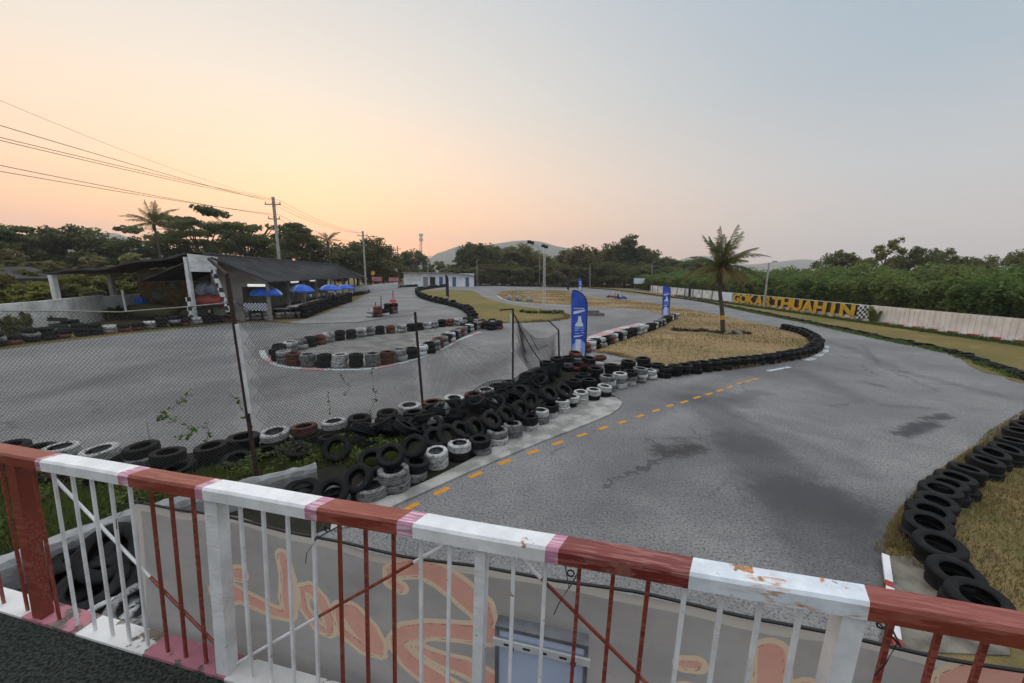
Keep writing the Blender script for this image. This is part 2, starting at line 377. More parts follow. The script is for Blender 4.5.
def leafmat(name, c1, c2, c3, wscale=.5, vlo=.85, vhi=1.45):
    m, N, b = newmat(name); g = N.new('ShaderNodeNewGeometry').outputs['Position']; oi = N.new('ShaderNodeObjectInfo').outputs['Random']
    n = N.noise(g, wscale, 3, .6); c = N.mix(N.mr(n, .3, .7), c1, c2)
    c = N.mix(N.math('MULTIPLY', N.new('ShaderNodeNewGeometry').outputs['Random Per Island'], .8), c, c3)
    c = N.mix(N.math('MULTIPLY', oi, .45), c, c2)
    hs = N.new('ShaderNodeHueSaturation'); N.put(hs.inputs['Color'], c); N.put(hs.inputs['Hue'], N.mr(N.math('FRACT', N.math('MULTIPLY', oi, 7.3)), 0, 1, .475, .515, False)); N.put(hs.inputs['Value'], N.mr(N.math('FRACT', N.math('MULTIPLY', oi, 13.7)), 0, 1, vlo, vhi, False)); hs.inputs['Saturation'].default_value = 1.05; c = hs.outputs[0]
    N.put(b.inputs['Base Color'], c); b.inputs['Roughness'].default_value = .75; b.inputs['Specular IOR Level'].default_value = .2
    tr = N.new('ShaderNodeBsdfTranslucent'); N.put(tr.inputs[0], c); ms = N.new('ShaderNodeMixShader'); ms.inputs[0].default_value = .45
    N.l.new(b.outputs[0], ms.inputs[1]); N.l.new(tr.outputs[0], ms.inputs[2]); N.l.new(ms.outputs[0], N.n['Material Output'].inputs[0])
    return m
m_leaf = leafmat('dark_foliage', (.070, .090, .038), (.105, .120, .050), (.135, .145, .060))
m_leafw = leafmat('olive_foliage', (.105, .108, .038), (.140, .138, .052), (.16, .15, .062))
m_leafh = leafmat('fern_green_foliage', (.095, .150, .046), (.12, .175, .055), (.185, .225, .075), .12, 1.0, 1.12)
m_leafy = leafmat('yellow_green_foliage', (.15, .16, .035), (.19, .18, .045), (.09, .11, .03))
m_palm = leafmat('palm_leaflet', (.065, .095, .034), (.09, .11, .04), (.13, .125, .05), 2)
m_palmy = leafmat('yellowing_palm_leaflet', (.13, .10, .035), (.10, .09, .035), (.17, .12, .05), 2)
m_vine = leafmat('vine_leaf', (.06, .12, .025), (.09, .16, .03), (.05, .09, .02), 3)
m_gdry = leafmat('dry_blade', (.26, .185, .085), (.20, .145, .07), (.34, .25, .13), 2)
m_ggrn = leafmat('green_blade', (.05, .085, .022), (.075, .105, .03), (.10, .12, .04), 2)
m_gryw = leafmat('olive_blade', (.20, .155, .065), (.13, .12, .045), (.29, .215, .10), 1)
# ------------------------------------------------------------------ world and sun
AZ = math.radians(-27)
w = bpy.data.worlds.new('World'); sc.world = w; w.use_nodes = True; N = NT(w.node_tree); bg = N.n['Background']
d = N.vm('NORMALIZE', N.new('ShaderNodeTexCoord').outputs['Generated'])
sep = N.new('ShaderNodeSeparateXYZ'); N.put(sep.inputs[0], d); el = N.math('MAXIMUM', sep.outputs[2], 0.0)
cool = N.ramp(el, [(0, (.43, .37, .35)), (.08, (.455, .415, .395)), (.2, (.40, .415, .43)), (.35, (.30, .36, .41)), (.58, (.235, .315, .40)), (.72, (.80, .86, .94)), (1, (1.35, 1.38, 1.42))])  # both ramps: overhead stops over-bright out of view, added to lift ground light
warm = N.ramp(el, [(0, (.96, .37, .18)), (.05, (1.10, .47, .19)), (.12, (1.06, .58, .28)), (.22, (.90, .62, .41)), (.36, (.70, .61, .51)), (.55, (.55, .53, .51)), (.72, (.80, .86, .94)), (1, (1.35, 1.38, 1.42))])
sdv = (math.sin(AZ-.14)*.985, math.cos(AZ-.14)*.985, .17)
dt = N.vm('DOT_PRODUCT', d, sdv, 1)
wf = N.math('POWER', N.mr(dt, .18, .99, 0, 1, False), 1.7)
hz = N.noise(N.scalev(d, 1.2, 1.2, 9), 2.2, 4, .5)
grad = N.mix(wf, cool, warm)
grad = N.mix(N.math('MULTIPLY', N.mr(hz, .48, .72, 0, .22), N.mr(el, .05, .34, 1, 0)), grad, (.58, .42, .38))
sky = N.new('ShaderNodeTexSky'); sky.sky_type = 'NISHITA'; sky.sun_disc = False; sky.sun_elevation = math.radians(3); sky.sun_rotation = AZ; sky.air_density = 1.2; sky.dust_density = 2
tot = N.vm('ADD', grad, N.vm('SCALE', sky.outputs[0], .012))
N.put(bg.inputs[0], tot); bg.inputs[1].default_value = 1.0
sl = bpy.data.lights.new('sun', 'SUN'); sl.energy = .35; sl.angle = math.radians(14); sl.color = (1, .72, .5)
so = bpy.data.objects.new('sun', sl); COL.objects.link(so)
sd = Vector((math.sin(AZ)*math.cos(math.radians(5)), math.cos(AZ)*math.cos(math.radians(5)), math.sin(math.radians(5))))
so.rotation_euler = sd.to_track_quat('Z', 'Y').to_euler(); so.location = (0, 0, 60)
# ------------------------------------------------------------------ ground sheets
gb = MB(); gb.quad([(-3200, -400, -.02), (3200, -400, -.02), (3200, 3400, -.02), (-3200, 3400, -.02)])
gr = gb.build('ground', m_ground); gr['kind'] = 'structure'
track_px = [(0, 350), (60, 342), (130, 334), (190, 328), (250, 322), (300, 320.5), (350, 303), (375, 291), (400, 287.6), (420, 285.6), (460, 285.2), (500, 285.3), (540, 286), (600, 289), (640, 291), (680, 296), (715, 303), (740, 308), (800, 320), (880, 337), (950, 352), (1024, 377)]
tw = [(-24.6, 12.0)] + PL(track_px) + [(19.2, 13.2), (17.0, 11.8)] + PL([(1024, 424), (965, 468), (925, 496), (905, 530), (896, 570)]) + [(4.6, 3.2), (3.2, 1.5), (2.6, -3), (-12, -3), (-24, 4)]
sheet('asphalt_track', spline(tw, .8, True), 0.0, m_asph)
isl_px = [(593, 351), (600, 345.5), (625, 339.5), (645, 333), (662, 326), (670, 320.5), (668, 316.5), (640, 309.5), (600, 307), (570, 305), (520, 302), (503, 298.5), (497, 294), (507, 291), (540, 290.4), (566, 290.8), (590, 297), (640, 301.5), (700, 311.5), (735, 318.5), (790, 331), (812, 341), (816, 350), (800, 357), (740, 367), (690, 372), (666, 374), (655, 366), (640, 361), (610, 354)]
sheet('grass_island', spline(PL(isl_px), .7, True), .012, m_island)
sheet('hairpin_grass', spline(PL([(468, 313), (478, 322), (505, 323), (545, 321.5), (567, 318), (560, 312), (520, 306), (497, 301.5), (484, 297), (470, 290.5), (440, 290), (424, 290.2), (419, 293), (421, 297), (432, 301), (447, 305), (460, 308.5)]), .9, True), .012, m_green)
bl_px = [(277, 358), (284, 363), (324, 366.5), (357, 367), (382, 365), (402, 361), (428, 354), (443, 346), (463, 335), (478, 329), (498, 329), (502, 325), (494, 323), (474, 322.5), (433, 326), (405, 330), (382, 332), (349, 337.5), (314, 345), (285, 351)]
bl_w = spline(PL(bl_px), .6, True)
sheet('gravel_island', bl_w, .012, m_gravel)
# kerb line painted in red and white round the gravel island
def strip(name, pts, w0, w1, z, mats, seg, th=0.0, closed=False):
    """painted strip between offsets w0 and w1 left of a polyline, colours change every seg metres"""
    mb = MB(); a = along(pts, seg/3)
    for i in range(len(a)-1):
        (p, t), (q, u) = a[i], a[i+1]; n1 = np.array([-t[1], t[0]]); n2 = np.array([-u[1], u[0]])
        mi = (i//3) % len(mats)
        c = [p+n1*w0, p+n1*w1, q+n2*w1, q+n2*w0]
        mb.quad([(k[0], k[1], z) for k in c], mi)
        if th: mb.quad([(c[0][0], c[0][1], z), (c[3][0], c[3][1], z), (c[3][0], c[3][1], z-th), (c[0][0], c[0][1], z-th)], mi); mb.quad([(c[1][0], c[1][1], z), (c[2][0], c[2][1], z), (c[2][0], c[2][1], z-th), (c[1][0], c[1][1], z-th)], mi)
    o = mb.build(name, mats); o['kind'] = 'structure'; return o
strip('painted_kerb', spline(PL([(262, 351), (266, 359), (284, 367), (324, 370), (362, 370), (390, 366), (414, 360), (440, 350), (462, 339), (480, 332.5)]), .5), -.12, .12, .03, [m_whiteline, m_whiteline, m_pinkline], 1.0, .05)
strip('hairpin_kerb', spline(PL([(586, 343), (602, 335.5), (622, 329), (645, 324)]), .5), -.5, .5, .02, [m_pinkline, m_pinkline, m_whiteline], .9, .04)
strip('loop_kerb', spline(PL([(497, 295.5), (503, 299.2), (520, 303), (570, 306)]), .8), -.12, .14, .03, [m_whiteline, m_whiteline, m_whiteline, m_pinkline], 1.2, .04)
strip('apex_kerb', PL([(826, 346), (825, 352), (812, 359), (805, 361)]), -.14, .14, .02, [m_whiteline, m_conc2], .8, .04)
strip('edge_line', PL([(790, 367), (768, 371)]), -.09, .09, .006, [m_whiteline], .7)
# verge with the fence, its concrete edge strip
verge_px = [(338, 526), (375, 508), (415, 489), (455, 471), (495, 453), (540, 434), (588, 412), (612, 404), (620, 399), (610, 394)]
verge_w = PL(verge_px)+[(3.6, 13.0), (3.3, 14.2), (3.0, 16.4), (2.2, 16.6), (1.2, 14.6), (-.5, 12.2), (-1.6, 10.7), (-3.2, 9.5), (-5.2, 8.3), (-6.0, 7.8), (-8, 7.3), (-11.5, 7.6), (-14, 6), (-14, -2.5), (-3.2, -2.5), (-3.3, 4.8)]
sheet('weedy_verge', spline(verge_w, .6, True), .012, m_weed)
side_px = [(360, 523), (383, 511), (400, 502.5), (435, 487), (470, 471), (505, 456.5), (541, 441.5), (576, 428), (611, 413.5), (620, 407), (622, 402), (617, 397.5), (604, 396), (588, 399), (560, 411), (530, 427), (495, 446), (455, 467), (415, 486), (375, 500), (335, 508), (330, 530)]
sheet('kerb_pavement', spline(PL(side_px, .035), .35, True), .035, m_conc, skirt=.05)
# right-hand grass verge and outer verges
sheet('right_grass', spline(PL([(884, 640), (882, 600), (883, 570), (889, 527), (907, 501), (929, 478), (950, 462), (985, 441), (1024, 419)]) + [(17, 11.7), (19, 13.2), (24, 16), (60, 18), (60, -8), (3.4, -8)], .6, True), .012, m_verge)
sheet('concrete_slab', [tuple(P(x, y, .03)[:2]) for x, y in [(888, 556), (925, 556), (1010, 612), (1010, 655), (880, 650)]], .03, m_slab, skirt=.05)
sheet('outer_verge', spline([tuple(P(x, y)[:2]) for x, y in [(622, 292.5), (660, 297), (700, 301), (740, 310), (800, 322), (880, 339), (950, 354), (1024, 380)]] + [(31, 12), (31.5, 30), (31, 60), (30, 78), (26, 88)], 1.2, True), .012, m_green)
sheet('dirt_apron', spline(PL([(592, 352.5), (610, 355.5), (640, 362.5), (655, 367.5), (640, 369), (600, 366), (588, 362)]), .5, True), .008, m_gravel)
# dashed yellow line
dash = [(410.5, 507), (442, 491), (475.6, 475), (505, 462), (533, 452), (558, 443), (582, 435), (603, 428), (622.6, 422), (640, 416), (656, 410.5), (670, 405.6), (684, 402), (697, 397.5), (709, 394), (720, 390.5), (730, 387), (740, 383), (748, 381), (755, 379)]
dw = [P(x, y) for x, y in dash]; mb = MB()
for i, p in enumerate(dw):
    t = (dw[min(i+1, len(dw)-1)]-dw[max(i-1, 0)])[:2]; t = t/np.linalg.norm(t); n = np.array([-t[1], t[0]])
    hl = .165 if i < 12 else .2; w_ = .055; pts = []
    for a, bq in ((-1, -1), (1, -1), (1, 1), (-1, 1)):
        q = p[:2]+t*hl*a*(1+R.uniform(-.1, .1))+n*w_*bq; pts.append((q[0], q[1], .004))
    mb.quad(pts)
for k in (-1,):
    t = (dw[1]-dw[0])[:2]; p = dw[0][:2]-t; t = t/np.linalg.norm(t); n = np.array([-t[1], t[0]])
    mb.quad([(*(p+t*a*.165+n*.055*bq), .004) for a, bq in ((-1, -1), (1, -1), (1, 1), (-1, 1))])
o = mb.build('lane_line', m_yellow); o['kind'] = 'structure'
HAZE = .00034
# ------------------------------------------------------------------ platform and railing
ZP = H-1.75
RB = np.array([-1.24696, 1.42, ZP]); RU = np.array([.974604, -.223937, 0]); RN = np.array([.223937, .974604, 0])
def rp(s, off, z): return RB+RU*s+RN*off+np.array([0, 0, z])
S0, S1 = -1.75, 3.7
def railbox(mb, s0, s1, o0, o1, z0, z1, mi=0):
    i = len(mb.v)
    for s in (s0, s1):
        for o in (o0, o1):
            for z in (z0, z1): mb.v.append(tuple(rp(s, o, z)))
    for q in ((0, 1, 3, 2), (4, 6, 7, 5), (0, 4, 5, 1), (2, 3, 7, 6), (0, 2, 6, 4), (1, 5, 7, 3)): mb.f.append(tuple(i+k for k in q)); mb.m.append(mi)
plat = empty('viewing_platform', tuple(rp(0, -1.5, -ZP)), 'raised viewing platform with a dark turf mat and red and white edge', 'platform')
mb = MB(); railbox(mb, S0, S1, -4.0, .07, -.22, -.04); mb.build('deck', m_conc2, plat)
mb = MB(); n_s, n_o = 110, 60
for a in range(n_s):
    for c_ in range(n_o): pass
railbox(mb, S0, S1, -3.98, -.034, -.039, -.014); mb.build('turf_mat', m_matg, plat)
mb = MB()
kb = [(S0, 0), (-1.235, 1), (-.86, 0), (-.43, 1), (.03, 0), (.60, 1), (1.02, 0), (1.5, 1), (1.83, 0), (2.27, 1), (2.9, 0), (S1, 0)]
for (a, mi), (bq, _) in zip(kb, kb[1:]):
    railbox(mb, a, bq, -.033+R.uniform(-.004, .004), .07, -.038, R.uniform(-.003, .001), mi)
mb.build('edge_kerb', [m_kwhite, m_kpink], plat)
for s in (-1.5, .9, 3.3):
    for o_ in (-.25, -3.6):
        mb = MB(); railbox(mb, s-.1, s+.1, o_-.1, o_+.1, -ZP-.02, -.221); mb.build('column', m_conc2, plat)
rail = empty('railing', tuple(rp(0, 0, 0)), 'red and white painted metal railing along the platform edge', 'railing')
# top beam: painted lengths; (start, material)
seg = [(S0, 1), (-.405, 2), (-.368, 0), (.065, 2), (.115, 1), (.40, 2), (.445, 0), (.515, 0), (.94, 2)]
beam = [(S0, 'r'), (-.866, 'p'), (-.835, 'w'), (-.378, 'p'), (-.322, 'r'), (.025, 'p'), (.062, 'w'), (.527, 'p'), (.577, 'r'), (.895, 'p'), (.953, 'w'), (1.404, 'p'), (1.445, 'r2'), (1.822, 'w2'), (2.262, 'r'), (S1, None)]
BM = [m_rred, m_rwhite, m_rpink, m_rred2, m_rwhite2]; BI = {'r': 0, 'w': 1, 'p': 2, 'r2': 3, 'w2': 4}
BEV = .006
mb = MB(); prof = [(-.042, .857), (-.042, .905-BEV), (-.042+BEV, .909), (.034-BEV, .909), (.034, .905-BEV), (.034, .857)]
def ring(s, sl=0.0): return [tuple(rp(s+sl*(o+.042), o, z)) for o, z in prof]
cuts = []
for (a, k), (bq, _) in zip(beam, beam[1:]):
    n = max(1, int((bq-a)/.12))
    for j in range(n): cuts.append((a+(bq-a)*j/n, BI[k]))
cuts.append((S1, 0))
base = len(mb.v)
for s, mi in cuts: mb.v += [(q[0], q[1], q[2]+.0015*math.sin(s*9)) for q in ring(s, .35)]
for i in range(len(cuts)-1):
    for k in range(6):
        k2 = (k+1) % 6; mb.f.append((base+i*6+k, base+i*6+k2, base+(i+1)*6+k2, base+(i+1)*6+k)); mb.m.append(cuts[i][1])
mb.f.append(tuple(base+k for k in range(6))); mb.m.append(0); mb.f.append(tuple(base+(len(cuts)-1)*6+k for k in range(6))); mb.m.append(0)
mb.build('top_beam', BM, rail)
def colat(s):
    k = 'r'
    for a, q in beam:
        if q and s >= a: k = q
    return k
def lean(s): return .062 if s < .1 else max(.018, .062-.044*(s-.1)/1.1)
bal = [-1.62, -1.50, -1.38, -1.203, -.977, -.847, -.727, -.61, -.497, -.387, -.269, -.161, -.045, .19, .3, .411, .526, .638, .746, .858, .963, 1.071, 1.297, 1.403, 1.512, 1.616, 1.721, 1.826, 1.928, 2.03, 2.131, 2.346, 2.452, 2.552, 2.66, 2.77, 2.88, 2.99, 3.21, 3.32, 3.43]
for s in bal:
    k = colat(s); mb = MB(); l = lean(s)+R.uniform(-.006, .006)
    zb = .0
    p0, p1 = rp(s-l, 0, zb-.004), rp(s, 0, .8575)
    mb.bar(p0, p1, .0125, .010, 0, up=tuple(RN))
    mt = m_rwhite if k[0] == 'w' else (m_rred if k[0] == 'r' else m_rpink)
    if s < .9: mt = m_rwhite if k[0] == 'w' or (k == 'p' and s < -.8) else m_rred
    mb.build('baluster', mt, rail)
for s, w_, mt in ((-1.08, .062, m_rred), (.0735, .062, m_rwhite), (1.188, .036, m_rwhite), (2.246, .055, m_rwhite), (3.1, .06, m_rred)):
    mb = MB(); mb.bar(rp(s-lean(s)-.004, 0, -.012), rp(s, 0, .8572), w_, .05, 0, up=tuple(RN)); mb.build('post', mt, rail)
br = [(-.96, .845, .02, .03), (.05, .03, 1.10, .85), (1.27, .85, 2.2, .03), (2.30, .03, 3.05, .85)]
for s0, z0, s1, z1 in br:
    # the rod is painted red where the length of beam above it is red
    mb = MB(); n = 24; pr = None
    pts = [(s0+(s1-s0)*i/n, z0+(z1-z0)*i/n) for i in range(n+1)]
    for i in range(n):
        mid_ = (pts[i][0]+pts[i+1][0])/2; k = colat(mid_+.03)[0] if s0 < .5 else colat(mid_)[0]; mi = {'r': 0, 'w': 1, 'p': 0}[k]
        mb.tube([rp(pts[i][0], .0155, pts[i][1]), rp(pts[i+1][0], .0155, pts[i+1][1])], .0065, 6, mi, cap=(i in (0, n-1)))
    mb.build('brace', BM, rail)
# ------------------------------------------------------------------ banner
BO = .115
def bhit(x, y, off=BO):
    d = ray(x, y); t = ((RB-CAM)@RN+off)/(d@RN); p = CAM+d*t; return (p-RB)@RU, p[2]-ZP
def zm(ox, oy, sc_, pts): return [(*bhit(ox+x/sc_, oy+y/sc_), r/sc_/262) for x, y, r in pts]
strokes = [zm(130, 490, 3.54, [(350, 300, 16), (385, 302, 22)]),
  zm(130, 490, 3.54, [(318, 420, 8), (340, 390, 16), (368, 376, 22)]),
  zm(240, 500, 4.267, [(-110, 395, 22), (-60, 380, 28), (0, 412, 28), (60, 445, 25), (130, 492, 21), (190, 512, 16)]),
  zm(240, 500, 4.267, [(176, 242, 17), (192, 340, 25), (188, 440, 30), (195, 500, 24)]),
  zm(240, 500, 4.267, [(250, 395, 8), (262, 480, 16), (320, 548, 18), (372, 572, 10)]),
  zm(240, 500, 4.267, [(255, 392, 10), (295, 395, 24), (340, 440, 30), (376, 510, 26), (380, 565, 14)]),
  zm(240, 500, 4.267, [(425, 462, 20), (480, 485, 52), (530, 560, 62), (570, 620, 46), (600, 662, 8)]),
  zm(240, 500, 4.267, [(415, 470, 12), (432, 560, 18), (520, 640, 22), (590, 665, 8)]),
  zm(240, 500, 4.267, [(655, 300, 22), (648, 345, 12), (690, 372, 12)]),
  zm(240, 500, 4.267, [(680, 290, 30), (760, 285, 36), (850, 325, 44), (940, 385, 48), (1020, 455, 48), (1050, 520, 30)]),
  zm(330, 530, 4.465, [(288, 500, 22), (340, 460, 36), (450, 440, 32), (560, 448, 36), (700, 475, 46)]),
  zm(330, 530, 4.465, [(300, 520, 34), (350, 580, 40), (450, 650, 44), (560, 740, 50), (680, 820, 50)]),
  zm(330, 530, 4.465, [(400, 525, 12), (500, 575, 28), (600, 620, 40), (700, 690, 44), (800, 760, 44)]),
  zm(640, 570, 5.12, [(215, 470, 14), (290, 470, 16)]),
  zm(640, 570, 5.12, [(170, 640, 40), (250, 620, 40), (300, 680, 40)]),
  zm(640, 570, 5.12, [(665, 415, 50), (668, 600, 58), (660, 760, 58)]),
  zm(640, 570, 5.12, [(800, 620, 30), (850, 620, 40), (900, 700, 50)]),
  zm(824, 560, 5.12, [(640, 620, 28), (740, 590, 44), (860, 580, 60), (1000, 600, 70), (1200, 660, 70)])]
holes = [zm(240, 500, 4.267, [(486, 532, 3), (500, 560, 6)]), zm(240, 500, 4.267, [(283, 440, 4), (308, 480, 11), (330, 520, 5)]), zm(330, 530, 4.465, [(370, 550, 3), (500, 605, 7), (600, 655, 4)])]
def sdf(X, Z, chains):
    D = np.full(X.shape, 9.0)
    for ch in chains:
        for (x0, z0, r0), (x1, z1, r1) in zip(ch, ch[1:]):
            bx, bz = x1-x0, z1-z0; L = bx*bx+bz*bz+1e-12
            h = np.clip(((X-x0)*bx+(Z-z0)*bz)/L, 0, 1)
            D = np.minimum(D, np.hypot(X-x0-bx*h, Z-z0-bz*h)-(r0+(r1-r0)*h))
    return D
ns, nz = 480, 110
ss = np.linspace(0, 1, ns+1); zz = np.linspace(0, 1, nz+1)
SS, ZZ = np.meshgrid(ss, zz, indexing='ij')
top = .648+.022*SS+.012*np.sin(SS*14)-.012*(1-np.abs(((SS*7) % 1)*2-1))
bot = np.full_like(SS, -.30)
left = -.572-.11*(1-ZZ); Sx = left*(1-SS)+3.45*SS; Zx = bot*(1-ZZ)+top*ZZ
off = BO+.010*np.sin(Sx*5.2+Zx*2)+.006*np.sin(Sx*13-Zx*7)+.010*np.exp(-((ZZ-.93)/.05)**2)*0+.02*np.sin(Zx*4+Sx)*(1-ZZ)
W = RB[None, None, :]+RU*Sx[..., None]+RN*off[..., None]+np.array([0, 0, 1.0])*Zx[..., None]
root_b = rp(.9, BO, 0)
me = bpy.data.meshes.new('vinyl_banner')
vv = (W-root_b).reshape(-1, 3)
idx = np.arange((ns+1)*(nz+1)).reshape(ns+1, nz+1)
fc = np.stack([idx[:-1, :-1], idx[1:, :-1], idx[1:, 1:], idx[:-1, 1:]], -1).reshape(-1, 4)
me.from_pydata(vv.tolist(), [], fc.tolist())
pk = np.maximum(sdf(Sx, Zx, strokes), -sdf(Sx, Zx, holes)); hole_only = -sdf(Sx, Zx, holes)
cr = sdf(Sx, Zx, strokes)
ln = np.abs(sdf(Sx+.008, Zx+.008, strokes)-.004)
for nm, arr in (('pink_dist', pk), ('cream_dist', cr), ('line_dist', ln), ('hole_dist', hole_only)):
    at = me.attributes.new(nm, 'FLOAT', 'POINT'); at.data.foreach_set('value', arr.astype(np.float32).ravel())
hem = np.minimum(np.minimum(Sx-left, 9), top-Zx)
at = me.attributes.new('hem_dist', 'FLOAT', 'POINT'); at.data.foreach_set('value', hem.astype(np.float32).ravel())
mbn, N, b = newmat('banner_cloth'); v = coords(N, False)
def attr(nm): return N.new('ShaderNodeAttribute', attribute_name=nm).outputs['Fac']
cb = N.mix(N.mr(N.noise(N.scalev(v, 1.5, 1.5, 3), 1.5, 4), .3, .7), (.43, .425, .42), (.335, .332, .328))
cb = N.mix(N.mr(N.noise(v, 14, 5, .7), .5, .8, 0, .3), cb, (.20, .19, .18))
cb = N.mix(N.mr(attr('hem_dist'), .034, .037, .85, 0, False), cb, (.60, .58, .54))
cb = N.mix(N.mr(attr('cream_dist'), .0225, .0235, 1, 0, False), cb, (.70, .57, .42))
cb = N.mix(N.mr(attr('pink_dist'), .0025, .0035, 1, 0, False), cb, N.mix(N.mr(N.noise(v, 6, 5), .35, .7), (.70, .40, .33), (.62, .33, .27)))
cb = N.mix(N.math('MULTIPLY', N.mr(attr('line_dist'), .0012, .0026, 1, 0), .75), cb, (.13, .11, .10))
N.put(b.inputs['Base Color'], cb); b.inputs['Roughness'].default_value = .8; b.inputs['Specular IOR Level'].default_value = .2
N.put(b.inputs['Normal'], N.bump(N.noise(N.scalev(v, 1, 1, 1), 9, 4), .12, .01))
tr = N.new('ShaderNodeBsdfTranslucent'); N.put(tr.inputs[0], cb); ms = N.new('ShaderNodeMixShader'); ms.inputs[0].default_value = .5
N.l.new(b.outputs[0], ms.inputs[1]); N.l.new(tr.outputs[0], ms.inputs[2]); N.l.new(ms.outputs[0], N.n['Material Output'].inputs[0])
me.materials.append(mbn); me.polygons.foreach_set('use_smooth', [True]*len(me.polygons))
ban = empty('vinyl_banner', tuple(root_b), 'grey vinyl banner with pink cream-edged lettering tied behind the railing', 'banner')
bo = bpy.data.objects.new('cloth', me); COL.objects.link(bo); bo.parent = ban
mb = MB(); pts = [rp(-.60+4.05*i/60, BO-.004, .652+.022*i/60+.012*math.sin(i/60*14)-.012*(1-abs(((i/60*7) % 1)*2-1))+.004) for i in range(61)]
mb.tube(pts, .006, 6); mb.build('rope', m_black, ban)
for px, py in ((133, 504), (322, 534), (570, 580), (889, 634)):
    s, z = bhit(px, py, .03); mb = MB()
    mb.tube([rp(s-.02, .07, z+.015), rp(s, -.012, z+.006), rp(s+.03, .09, z-.002)], .003, 5)
    mb.tube([rp(s+.012*math.cos(a), .06, z+.012*math.sin(a)) for a in np.linspace(0, 2*PI, 9)], .003, 5)
    mb.tube([rp(s, .0, z), rp(s-.03, -.02, z-.05), rp(s-.045, -.015, z-.10)], .0016, 4)
    mb.build('cable_tie', m_black, ban)
# lamp box hung between banner and balusters
lb = empty('light_box', tuple(rp(1.385, .07, .2)), 'pale blue box panel with grey frame hung behind the middle balusters', 'light box')
def tiltz(s): return (s-1.222)*.04
a0, a1 = 1.222, 1.555
mb = MB(); railbox(mb, a0+.014, a1-.014, .052, .088, -.15, .475); mb.build('panel', m_panel, lb)
mb = MB()
railbox(mb, a0, a0+.014, .045, .092, -.16, .49); railbox(mb, a1-.014, a1, .045, .092, -.16, .49); railbox(mb, a0+.0142, a1-.0142, .045, .092, .4752, .49)
mb.build('frame', m_steel, lb)
mb = MB(); railbox(mb, a0-.008, a1+.008, .036, .0445, .415, .443); mb.build('bracket', m_white, lb)
for s in (1.27, 1.34, 1.40, 1.47):
    mb = MB(); railbox(mb, s-.013, s+.013, .0345, .0358, .425, .433); mb.build('slot', m_rust, lb)
for s in (1.285, 1.505):
    mb = MB(); mb.tube([rp(s, .030, .418), rp(s, .0358, .418)], .010, 8); mb.build('bolt', m_black, lb)
# ------------------------------------------------------------------ concrete wall and painted stick
def wallstrip(name, pts, h, th, mat, label, cat, rough=.01, wrinkle=.02):
    mb = MB(); a = along(pts, .12); n = len(a); prof = [(-.5, 0), (-.5, .8), (-.4, .95), (0, 1.0), (.4, .95), (.5, .8), (.5, 0)]
    for p, t in a:
        nn = np.array([-t[1], t[0]])
        for o, z in prof: mb.v.append((p[0]+nn[0]*o*th+R.uniform(-wrinkle, wrinkle)*.4, p[1]+nn[1]*o*th+R.uniform(-wrinkle, wrinkle)*.4, z*h+(R.uniform(-wrinkle, wrinkle) if z else -.05)))
    m = len(prof)
    for i in range(n-1):
        for k in range(m-1): mb.f.append((i*m+k, i*m+k+1, (i+1)*m+k+1, (i+1)*m+k)); mb.m.append(0)
    for e in (0, n-1): mb.f.append(tuple(e*m+k for k in range(m))); mb.m.append(0)
    return tag(mb.build(name, mat, origin=(pts[0][0], pts[0][1], 0)), label, cat)
wallstrip('low_wall', [(-9.5, 1.0)] + PL([(0, 592), (130, 538), (262, 500), (318, 486)]), .42, .26, m_conc2, 'low rounded grey concrete wall at the foot of the platform', 'wall')
mb = MB(); q0, q1 = P(886, 560, .05), P(893, 612, .05)
dirv = (q1-q0)[:2]/np.linalg.norm((q1-q0)[:2]); nn = np.array([-dirv[1], dirv[0]])
st = empty('painted_kerb_board', tuple(q0), 'narrow white board with red bands lying beside the concrete slab', 'board')
L = 0.0
p0 = P(885, 557, .05)[:2]
for i, (ln_, mi) in enumerate(((.62, 0), (.13, 1), (.9, 0), (.13, 1))):
    a = p0+dirv*L; c_ = p0+dirv*(L+ln_); L += ln_
    mb.bar((a[0], a[1], .07), (c_[0], c_[1], .07), .075, .05, mi)
mb.build('board', [m_white, m_redp], st)
# ------------------------------------------------------------------ chain-link fence
FP = [(-10.6, 6.3), (-4.62, 6.48), (-2.39, 10.0), (.05, 12.6), (1.84, 14.3)]
m_post = m_rust
fen = empty('chain_link_fence', (-3, 8, 0), 'torn chain-link fence sagging between rusty posts above the tyre heap', 'fence')
def pz(px, py, Y): return A(px, py, Y)
def polepart(name, pts, r, mat, parent, n=8): mb = MB(); mb.tube(pts, r, n); return mb.build(name, mat, parent)
# leaning first post, its white sleeve, bent arm
t1 = A(227, 275, 6.5); b1 = P(258, 483)
pp = polepart('post', [b1-np.array([0, 0, .1]), b1*.5+t1*.5, t1], .036, m_rust, fen); pp['label'] = 'tall rusty post leaning left with a bent top arm'
t2 = A(209, 259, 6.9); polepart('arm', [t1, t2], .03, m_rust, fen)
polepart('sleeve', [b1+(t1-b1)*.36+np.array([.055, -.02, 0]), b1+(t1-b1)*.78+np.array([.055, -.02, 0])], .03, m_white, fen)
tb = A(415, 312, 9.9); pb = np.array([FP[2][0], FP[2][1], 0]); polepart('post', [pb, tb], .034, m_rust, fen)
tc = A(513, 309, 12.6); pc = np.array([FP[3][0], FP[3][1], 0]); polepart('post', [pc, tc], .034, m_rust, fen); polepart('arm', [tc, A(500, 310, 12.9)], .026, m_rust, fen)
polepart('sleeve', [A(511.3, 352, 12.55), A(511, 314, 12.55)], .03, m_white, fen)
td = A(558.5, 330, 14.3); pd = np.array([FP[4][0], FP[4][1], 0]); polepart('post', [pd, td], .034, m_rust, fen); polepart('arm', [td, A(548, 320, 14.5)], .026, m_rust, fen)
